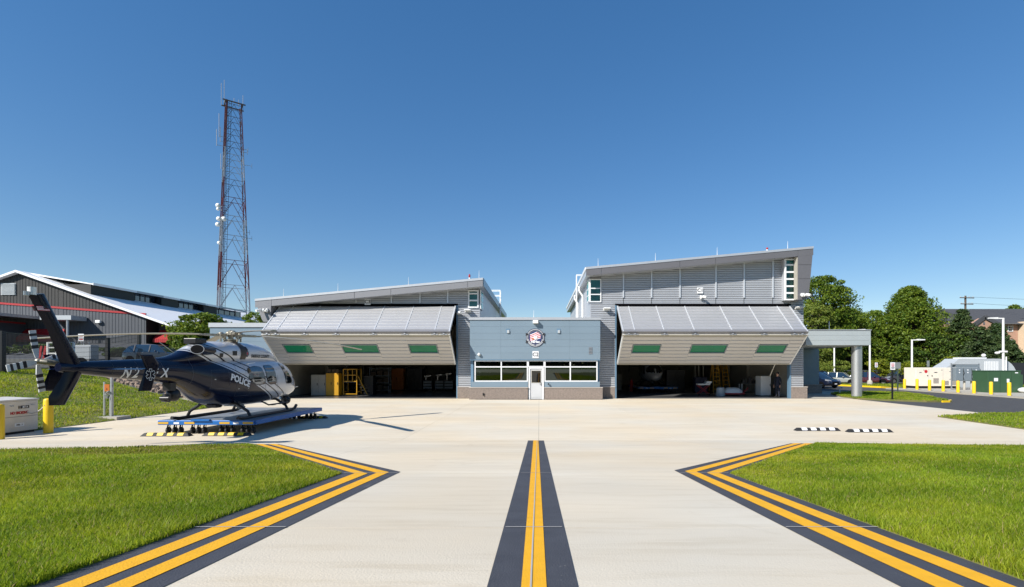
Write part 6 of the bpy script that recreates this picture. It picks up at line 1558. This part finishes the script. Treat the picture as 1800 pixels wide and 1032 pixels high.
for px, d, top, w, lab in ((1432,62,632,3.2,'green shrub beside the shaded entry annex'),(1476,64,635,3.4,'bushy young tree behind the silver car'),(1546,63,632,2.5,'bright young tree behind the small white sign'),(1608,58,636,2.5,'yellow green young tree above the cream generator'),(1675,56,626,2.4,'yellow green young tree above the grey switch cabinets')):
    tree('young_tree', lab, pt(px, d), d, 0, hh(top, d), w, M['leaf_yellow'] if px > 1500 else M['leaf_light'], 'round', 2600, .15, .06, .18, G2)
# dense wood behind, one mass
pp = []; nn_ = []
for i in range(520):
    px = RNG.uniform(1395, 1700); d = RNG.uniform(80, 98); top = 575+18*math.sin(px*.05)+10*math.sin(px*.021); zt = hh(top, d)
    c = np.array([pt(px, d), d, RNG.uniform(.4, zt)]); q = RNG.normal(size=(90,3)); q /= np.linalg.norm(q, axis=1, keepdims=True); pp.append(c+q*RNG.uniform(.5,1,(90,1))*np.array([1.7,1.7,1.1])); nn_.append(q*.7+np.array([0,-.2,.5]))
w_ = leaf_mesh('wood', np.concatenate(pp), np.concatenate(nn_), .34, M['leaf_dark'], None); tag(w_, kind='stuff')
# trees behind the camera: seen only as the dark green reflection in the office glass
pp = []; nn_ = []
for i in range(800):
    a = RNG.uniform(-110, 110); c = np.array([a, -58-RNG.uniform(0,14), 1.7+RNG.uniform(0, 13+3*math.sin(a*.12))]); q = RNG.normal(size=(55,3)); q /= np.linalg.norm(q, axis=1, keepdims=True); pp.append(c+q*RNG.uniform(.4,1,(55,1))*np.array([4.0,3.0,2.2])); nn_.append(q+np.array([0,0,.4]))
w_ = leaf_mesh('wood', np.concatenate(pp), np.concatenate(nn_), .85, M['leaf_dark'], None); tag(w_, kind='stuff')
tree('broadleaf_tree', 'bushy green tree behind the helicopter rotor, beside the blue annex', pt(353,47), 47, 2.6, hh(551,47)-2.6, 4.6, M['leaf_mid'], 'round', 9000, .19, .18, .1)
tree('broadleaf_tree', 'small tree top between the tower foot and the low hangar roof', pt(449,92), 92, 4, hh(547,92)-4, 5.0, M['leaf_mid'], 'round', 4000, .27, .2, .1)
G3 = 'shrubs on the sloping lot'
for px, d, zt, w, m_, lab in ((47,50,606,5.0,'leaf_dark','dark shrub bed behind the tail rotor'),(118,52,607,4.5,'leaf_dark','dark shrub behind the swept tail fin'),(138,50,610,2.4,'leaf_conifer','small brownish shrub beside the pale utility cabinet'),(205,47,626,2.2,'leaf_dark','low dark shrub behind the tail boom')):
    z0 = H2(pt(px,d), d); tree('shrub', lab, pt(px,d), d, z0, max(.8, hh(zt,d)-z0), w, M[m_], 'round', 2500, .16, .05, .05, G3, 'shrub')
# ---------------------------------------------------------------- grass blades
def blades(name, polys, n, h0, w0, hf, dmin=2.2, power=1.0, wscale=.0011, far=40, patchy=.5, excl=None, m='grass_blade'):
    out = []; need = n
    allp = np.concatenate([np.array(p) for p in polys]); lo = allp.min(0); hi = allp.max(0)
    while need > 0:
        k = 400000; P = np.column_stack([RNG.uniform(lo[0], hi[0], k), RNG.uniform(lo[1], hi[1], k)])
        ok = np.zeros(k, bool)
        for q in polys: ok |= inside(P, q)
        if excl: ok &= ~(inside(P, excl) & (RNG.random(k) < .93))
        d = np.maximum(P[:,1], .3); pxx = CX+P[:,0]*FPX/d
        ok &= (pxx > -330) & (pxx < 2130) & (P[:,1] > 2.0)
        ok &= RNG.random(k) < np.minimum(1, (dmin/np.maximum(d, dmin))**power)
        pn = np.sin(P[:,0]*1.7+1.3*np.sin(P[:,1]*1.1))*np.sin(P[:,1]*1.9+np.sin(P[:,0]*.9)*1.5)
        ok &= RNG.random(k) < 1-patchy*.5*(1+pn)*.5
        P = P[ok][:need]; out.append(P); need -= len(P)
    P = np.concatenate(out); n = len(P); d = np.maximum(P[:,1], 1)
    z = np.array([hf(a, b) for a, b in P]) if callable(hf) else np.full(n, hf)
    pn = np.sin(P[:,0]*2.3+np.sin(P[:,1]*3.1))*np.sin(P[:,1]*2.7+np.sin(P[:,0]*1.3)); big = np.sin(P[:,0]*.7+2)*np.sin(P[:,1]*.9+np.sin(P[:,0]*.5))
    h = h0*RNG.uniform(.55, 1.25, n)*(1+.32*pn+.22*big); tall = RNG.random(n) < .012; h[tall] *= 1.7
    w = np.maximum(w0, d*wscale)*RNG.uniform(.7, 1.3, n)
    a = RNG.uniform(0, 2*np.pi, n); ld = RNG.uniform(0, 2*np.pi, n); lean = h*RNG.uniform(.15, .75, n)
    dx, dy = np.cos(a)*w/2, np.sin(a)*w/2; lx, ly = np.cos(ld)*lean, np.sin(ld)*lean
    v = np.empty((n,5,3))
    v[:,0] = np.column_stack([P[:,0]-dx, P[:,1]-dy, z]); v[:,1] = np.column_stack([P[:,0]+dx, P[:,1]+dy, z])
    v[:,2] = np.column_stack([P[:,0]+dx*.8+lx*.35, P[:,1]+dy*.8+ly*.35, z+h*.6]); v[:,3] = np.column_stack([P[:,0]-dx*.8+lx*.35, P[:,1]-dy*.8+ly*.35, z+h*.6])
    v[:,4] = np.column_stack([P[:,0]+lx, P[:,1]+ly, z+h])
    me = bpy.data.meshes.new(name); me.vertices.add(n*5); me.vertices.foreach_set('co', v.reshape(-1))
    base = (np.arange(n)*5)[:, None]; idx = np.concatenate([base+np.array([0,1,2,3]), base+np.array([3,2,4])], 1).reshape(-1).astype(np.int32)
    me.loops.add(n*7); me.loops.foreach_set('vertex_index', idx); me.polygons.add(n*2)
    ls = np.column_stack([np.arange(n)*7, np.arange(n)*7+4]).reshape(-1).astype(np.int32); me.polygons.foreach_set('loop_start', ls)
    me.materials.append(M[m]); me.update(calc_edges=True)
    return tag(link(name, me), kind='stuff')
GL = lambda x, y: SLOPE*max(0, VALLEY-max(y, -4)) + lift(x, y) - .003
blades('grass', [LL], 260000, .050, .0055, GL, dmin=3.0, power=1.15, excl=DRY)
blades('grass', [DRY], 30000, .032, .007, GL, dmin=9, power=1.0, m='grass_dry')
blades('grass', [RL], 270000, .050, .0055, GL, dmin=3.0, power=1.15)
blades('grass', [BANK], 80000, .085, .012, lambda x, y: H2(x, y), dmin=16, power=1.2, wscale=.0012)
blades('grass', [TRI], 30000, .075, .012, .03, dmin=14, power=1.2, wscale=.0012)
blades('grass', [ISL], 26000, .08, .012, .08, dmin=30, power=1.0, wscale=.0011)
blades('grass', [VER], 9000, .12, .012, .10, dmin=45, power=1.0, wscale=.0010)

# ---------------------------------------------------------------- things inside the hangars
def cabinet(name, label, x0, x1, y0, y1, z1, m, doors=2, z0=.0, cat='cabinet', group=None):
    t = thing(name, label, cat, ((x0+x1)/2, y0, z0), group=group); w = (x1-x0)/2; d = y1-y0
    MB().box(-w,.02,.05,w,d,z1).build('body', m, t, bevel=.012); box('plinth', M['black_metal'], t, -w+.03,.05,0,w-.03,d-.03,.049)
    for k in range(doors):
        a = -w+2*w*k/doors; dd = box('door', m, t, a+.012,0,.08,a+2*w/doors-.012,.019,z1-.03); box('handle', M['black_metal'], dd, a+2*w/doors-.09,-.03,z1*.5,a+2*w/doors-.06,-.001,z1*.5+.18)
    return t
cabinet('storage_cabinet', 'white storage cabinet at the mouth of the low hangar beside the yellow cabinet', -17.0,-15.9,36.0,36.7,1.6,M['liner_white'])
cabinet('storage_cabinet', 'tall yellow flammables cabinet at the mouth of the low hangar', -15.85,-14.9,35.9,36.6,1.72,M['yellow_equip'])
ob = thing('storage_bin', 'small brown bins on top of the yellow flammables cabinet', 'bin', (-15.4,36.2,1.72)); 
for x in (-.3,0,.28): MB().box(x-.12,-.1,0,x+.12,.15,.28).build('bin_box', M['pole_wood'], ob, bevel=.02)
def steps(label, x, y, m, w=1.0, h=2.0):
    t = thing('platform_steps', label, 'platform steps', (x, y, 0)); b = MB()
    for xx in (-w/2, w/2):
        for yy in (0, .9): MB().bar((xx,yy,.1),(xx,yy,h),.05).build('upright', m, t)
        for zz in (.3, h*.55, h): MB().bar((xx,0,zz),(xx,.9,zz),.045).build('side_rail', m, t)
    for zz in (.15, h*.55, h*.78, h): MB().bar((-w/2,0,zz),(w/2,0,zz),.05).build('cross_rail', m, t)
    for xx in (-w*.18, w*.18): MB().bar((xx,0,h*.55),(xx,0,h),.04).build('guard_bar', m, t)
    box('platform', M['black_metal'], t, -w/2,0,h*.50,w/2,.9,h*.54)
    for k in range(4): box('tread', M['black_metal'], t, w/2+.05+.14*k,.1,h*.42-.22*k,w/2+.28+.14*k,.8,h*.45-.22*k)
    MB().bar((w/2+.75,.1,.1),(w/2+.05,.1,h*.75),.045).build('hand_rail', m, t)
    for xx in (-w/2,w/2): MB().lathe([(.07,-.03),(.07,.03)],(xx,.05,.08),'X',10).build('caster_wheel', M['black_rubber'], t)
    return t
steps('yellow wheeled platform steps beside the yellow cabinet in the low hangar', -14.2, 36.3, M['yellow_equip'], 1.0, 2.0)
cabinet('tool_chest', 'dark tool chest behind the yellow steps in the low hangar', -13.6,-12.9,37.5,38.2,1.5,M['black_metal'],1)
def shelf(label, x, y, w=1.6, h=2.1, group='shelving'):
    t = thing('shelving_unit', label, 'shelving unit', (x,y,0))
    for xx in (-w/2,w/2):
        for yy in (0,.5): MB().bar((xx,yy,0),(xx,yy,h),.05).build('upright', M['grey_equip'], t)
    for k in range(4):
        z = .2+k*(h-.3)/3; box('shelf', M['grey_equip'], t, -w/2,-.02,z,w/2,.52,z+.04)
        if k < 3:
            for q in range(3): MB().box(0,0,0,w/3-.12,.4,.3+.1*((q+k)%2)).build('carton', M['pole_wood'], t, loc=(-w/2+.08+q*w/3,.05,z+.045))
    return t
shelf('shelving unit with brown cartons against the wall of the low hangar', -13.4, 40.5)
cabinet('storage_cabinet', 'tall orange cabinet deep inside the low hangar', -13.6,-12.5,44.5,45.2,2.0,M['orange_equip'])
cabinet('storage_cabinet', 'tall dark cabinet beside the orange one in the low hangar', -12.3,-10.9,45,45.7,2.0,M['black_metal'])
cabinet('storage_cabinet', 'dark locker against the far wall by the office side of the low hangar', -5.9,-4.9,40,40.7,2.0,M['black_metal'])
for k, x in enumerate((-10.0,-9.0,-8.1,-7.1)):
    t = thing('tool_trolley', ['dark tool trolley with clamp arms, next to the tall dark cabinet','dark tool trolley in the middle of the row on the hangar floor','dark tool trolley with a tall handle in the low hangar','dark tool trolley, the one by the office side of the low hangar'][k], 'trolley', (x, 43.5+.3*(k%2), 0), group='tool trolleys')
    MB().box(-.4,-.3,.15,.4,.3,.95).build('body', M['grey_dark'] if 'grey_dark' in M else M['black_metal'], t, bevel=.02)
    for z in (.3,.55,.8): box('drawer', M['grey_equip'], t, -.36,-.315,z-.08,.36,-.301,z+.08)
    MB().bar((-.2,0,.95),(-.2,0,1.35+.1*k),.05).bar((-.35,0,1.3+.1*k),(.2,0,1.35+.1*k),.05).build('clamp_arm', M['steel'], t)
    for xx in (-.32,.32): MB().lathe([(.07,-.03),(.07,.03)],(xx,-.2,.075),'X',10).build('wheel', M['black_rubber'], t)
# tall hangar
st = thing('stretcher', 'stretcher with white sheet in the tall hangar', 'stretcher', (12.6,37.2,0))
MB().box(-.45,-.3,.78,.45,.3,.90).build('mattress', M['white_paint'], st, bevel=.03); MB().hexa([(.1,-.3,.9),(.45,-.3,.9),(.45,.3,.9),(.1,.3,.9),(.25,-.3,1.1),(.62,-.3,1.05),(.62,.3,1.05),(.25,.3,1.1)]).build('backrest', M['white_paint'], st)
for a, b in (((-.4,-.25,.1),(.4,-.25,.75)),((.4,-.25,.1),(-.4,-.25,.75)),((-.4,.25,.1),(.4,.25,.75)),((.4,.25,.1),(-.4,.25,.75))): MB().bar(a,b,.04).build('leg', M['red_paint'], st)
for x in (-.4,.4): MB().lathe([(.08,-.025),(.08,.025)],(x,-.25,.08),'X',10).build('wheel', M['black_rubber'], st)
st2 = thing('equipment_trolley', 'low red trolley loaded with white covers in the tall hangar', 'trolley', (14.5,36.6,0))
MB().box(-.6,-.35,.12,.9,.35,.22).build('frame', M['red_paint'], st2)
MB().loft([[(x, .33*math.cos(t)*s, .22+.42*s*max(0,math.sin(t))) for t in np.linspace(0,math.pi,9)] for x, s in ((-.55,.5),(-.3,.95),(.2,1.0),(.55,.9),(.8,.5))]).build('cover', M['white_paint'], st2, smooth=50)
MB().bar((.85,0,.2),(1.3,0,.6),.05).build('handle', M['red_paint'], st2)
MB().lathe([(.3,0),(.33,.05),(.28,.62),(.1,.68)], (13.6,36.3,0)).build('water_drum', M['grey_light'], smooth=40); tag(bpy.data.objects['water_drum'], 'pale plastic drum on the floor of the tall hangar by the red trolley', 'drum')
for k, (x, lab) in enumerate(((14.7,'yellow stepladder leaning open by the pale drum in the tall hangar'),(15.8,'yellow stepladder standing beside the first in the tall hangar'))):
    t = thing('stepladder', lab, 'ladder', (x-.1,40.2+k,0), R(8*k), 'stepladders')
    for s in (-.3,.3): MB().bar((s,-.55,0),(s*.6,0,3.0),.06).build('rail', M['yellow_equip'], t); MB().bar((s,.55,0),(s*.6,.02,2.95),.05).build('rail', M['yellow_equip'], t)
    for q in range(8): z = .35+q*.34; f = z/3.0; MB().bar((-.3+.12*f,-.55*(1-f),z),(.3-.12*f,-.55*(1-f),z),.06).build('rung', M['yellow_equip'], t)
for k, x in enumerate((13.2,13.5,13.9)):
    tag(MB().bar((x,41.0,.0),(x+.1,41.3,2.6),.05).build('tow_pole', M['liner_white']), ['pale pole leaning against the rack, beside the dark bench','pale pole leaning in the middle of the three','pale pole leaning next to the stepladders'][k], 'pole', 'leaning poles')
cabinet('tool_chest', 'tall black tool chest in the middle of the tall hangar', 11.2,12.8,42.5,43.2,1.9,M['black_metal'])
cabinet('tool_chest', 'dark blue locker beside the stretcher in the tall hangar', 13.0,14.0,40.3,41.0,1.3,M['navy_flat'])
tb = thing('work_table', 'dark topped work table with small machines in the tall hangar', 'table', (16.1,37.2,0)); box('table_top', M['black_metal'], tb, -.7,-.3,.88,.7,.3,.93)
for x in (-.62,.62):
    for y in (-.25,.25): MB().bar((x,y,0),(x,y,.88),.05).build('leg', M['grey_light'], tb)
for x, h_ in ((-.4,.25),(.05,.4),(.4,.22)):
    t = MB().box(-.12,-.12,0,.12,.12,h_).cyl((0,0),.05,h_,h_+.12,8).build('bench_machine', M['black_metal'], loc=(16.1+x,37.2,.93)); tag(t, {-.4:'small black machine at the drum end of the work table',.05:'tall black machine in the middle of the work table',.4:'small black machine at the white cabinet end of the work table'}[x], 'machine')
cabinet('ground_power_unit', 'white boxy power cart just inside the tall hangar door by the person', 16.5,17.25,36.0,36.9,1.5,M['white_paint'],1,cat='power cart')
# hoist rack in the dark corner
cabinet('storage_cabinet', 'pale cabinet in the dark corner of the tall hangar on the office side', 6.6,7.5,44,44.6,1.5,M['liner_white'])
tag(MB().lathe([(.12,0),(.13,.1),(.12,.9),(.05,1.0),(.05,1.1)], (8.1,42.5,0)).build('fire_extinguisher', M['red_paint'], smooth=40), 'red wheeled extinguisher on the floor behind the dolly in the tall hangar', 'extinguisher')
# ---------------------------------------------------------------- person by the east jamb
def person(label, x, y, rz, h=1.78):
    t = thing('person', label, 'person', (x, y, .005), rz)
    V = []; E = []; Rr = []
    def add(p, r, par=None):
        V.append(p); Rr.append(r)
        if par is not None: E.append((par, len(V)-1))
        return len(V)-1
    pel = add((0,0,.95),.135); wa = add((0,.0,1.08),.125,pel); ch = add((0,.01,1.30),.145,wa); sh = add((0,.01,1.42),.10,ch); nk = add((0,.0,1.50),.055,sh); hd0 = add((0,-.01,1.60),.085,nk); hd1 = add((0,-.015,1.68),.088,hd0); add((0,-.01,1.74),.06,hd1)
    for s in (-1,1):
        hp_ = add((s*.09,0,.90),.10,pel); kn = add((s*.10,-.01,.50),.065,hp_); an = add((s*.105,.02,.10),.045,kn); ft = add((s*.11,-.05,.05),.045,an); add((s*.12,-.16,.035),.035,ft)
        so_ = add((s*.185,.01,1.40),.062,sh); el = add((s*.25,.03,1.12),.045,so_); wr = add((s*.24,-.06,.88),.030,el); pa = add((s*.238,-.075,.81),.036,wr)
        for k, (dx, ln) in enumerate(((-.022,.072),(-.008,.082),(.008,.078),(.022,.062))):
            a = add((s*.238+dx*.3,-.08+dx,.765),.0095,pa); b = add((s*.236+dx*.3,-.085+dx,.765-ln*.55),.0085,a); add((s*.228+dx*.3,-.09+dx,.765-ln),.007,b)
        th_ = add((s*.21,-.11,.80),.010,pa); add((s*.205,-.125,.765),.008,th_)
    me = bpy.data.meshes.new('body'); me.from_pydata(V, E, []); o = link('body', me, t)
    md = o.modifiers.new('skin', 'SKIN'); sv = me.skin_vertices[0].data
    for i, r in enumerate(Rr): sv[i].radius = (r, r)
    sv[0].use_root = True
    sb = o.modifiers.new('subsurf', 'SUBSURF'); sb.levels = 1; sb.render_levels = 1
    m2 = bpy.data.meshes.new_from_object(o.evaluated_get(bpy.context.evaluated_depsgraph_get())); o.modifiers.clear(); o.data = m2; m2.name = 'body'
    m2.materials.clear()
    for mm in (M['uniform'], M['skin'], M['black_rubber']): m2.materials.append(mm)
    for p in m2.polygons:
        c = p.center; p.use_smooth = True
        p.material_index = 1 if (c.z > 1.485 or (abs(c.x) > .18 and c.z < .885)) else (2 if c.z < .11 else 0)
    MB().sphere((0,0,1.735),.098,14,8,.62).hexa([(-.07,-.19,1.705),(.07,-.19,1.705),(.08,-.06,1.715),(-.08,-.06,1.715),(-.07,-.19,1.715),(.07,-.19,1.715),(.08,-.06,1.73),(-.08,-.06,1.73)]).build('cap', M['uniform'], t, smooth=50)
    MB().hexa([(-.012,-.105,1.60),(.012,-.105,1.60),(.012,-.08,1.60),(-.012,-.08,1.60),(-.006,-.098,1.655),(.006,-.098,1.655),(.006,-.08,1.655),(-.006,-.08,1.655)]).build('nose', M['skin'], t)
    for s in (-1,1): MB().sphere((s*.032,-.092,1.655),.008,8,6).build('eye', M['black_print'], t); MB().sphere((s*.09,0,1.63),.022,8,6,1.3).build('ear', M['skin'], t)
    box('mouth', M['red_paint'], t, -.022,-.094,1.565,.022,-.088,1.572)
    return t
person('person in dark uniform and cap standing inside the tall hangar door jamb', 17.05, 34.6, R(-60))
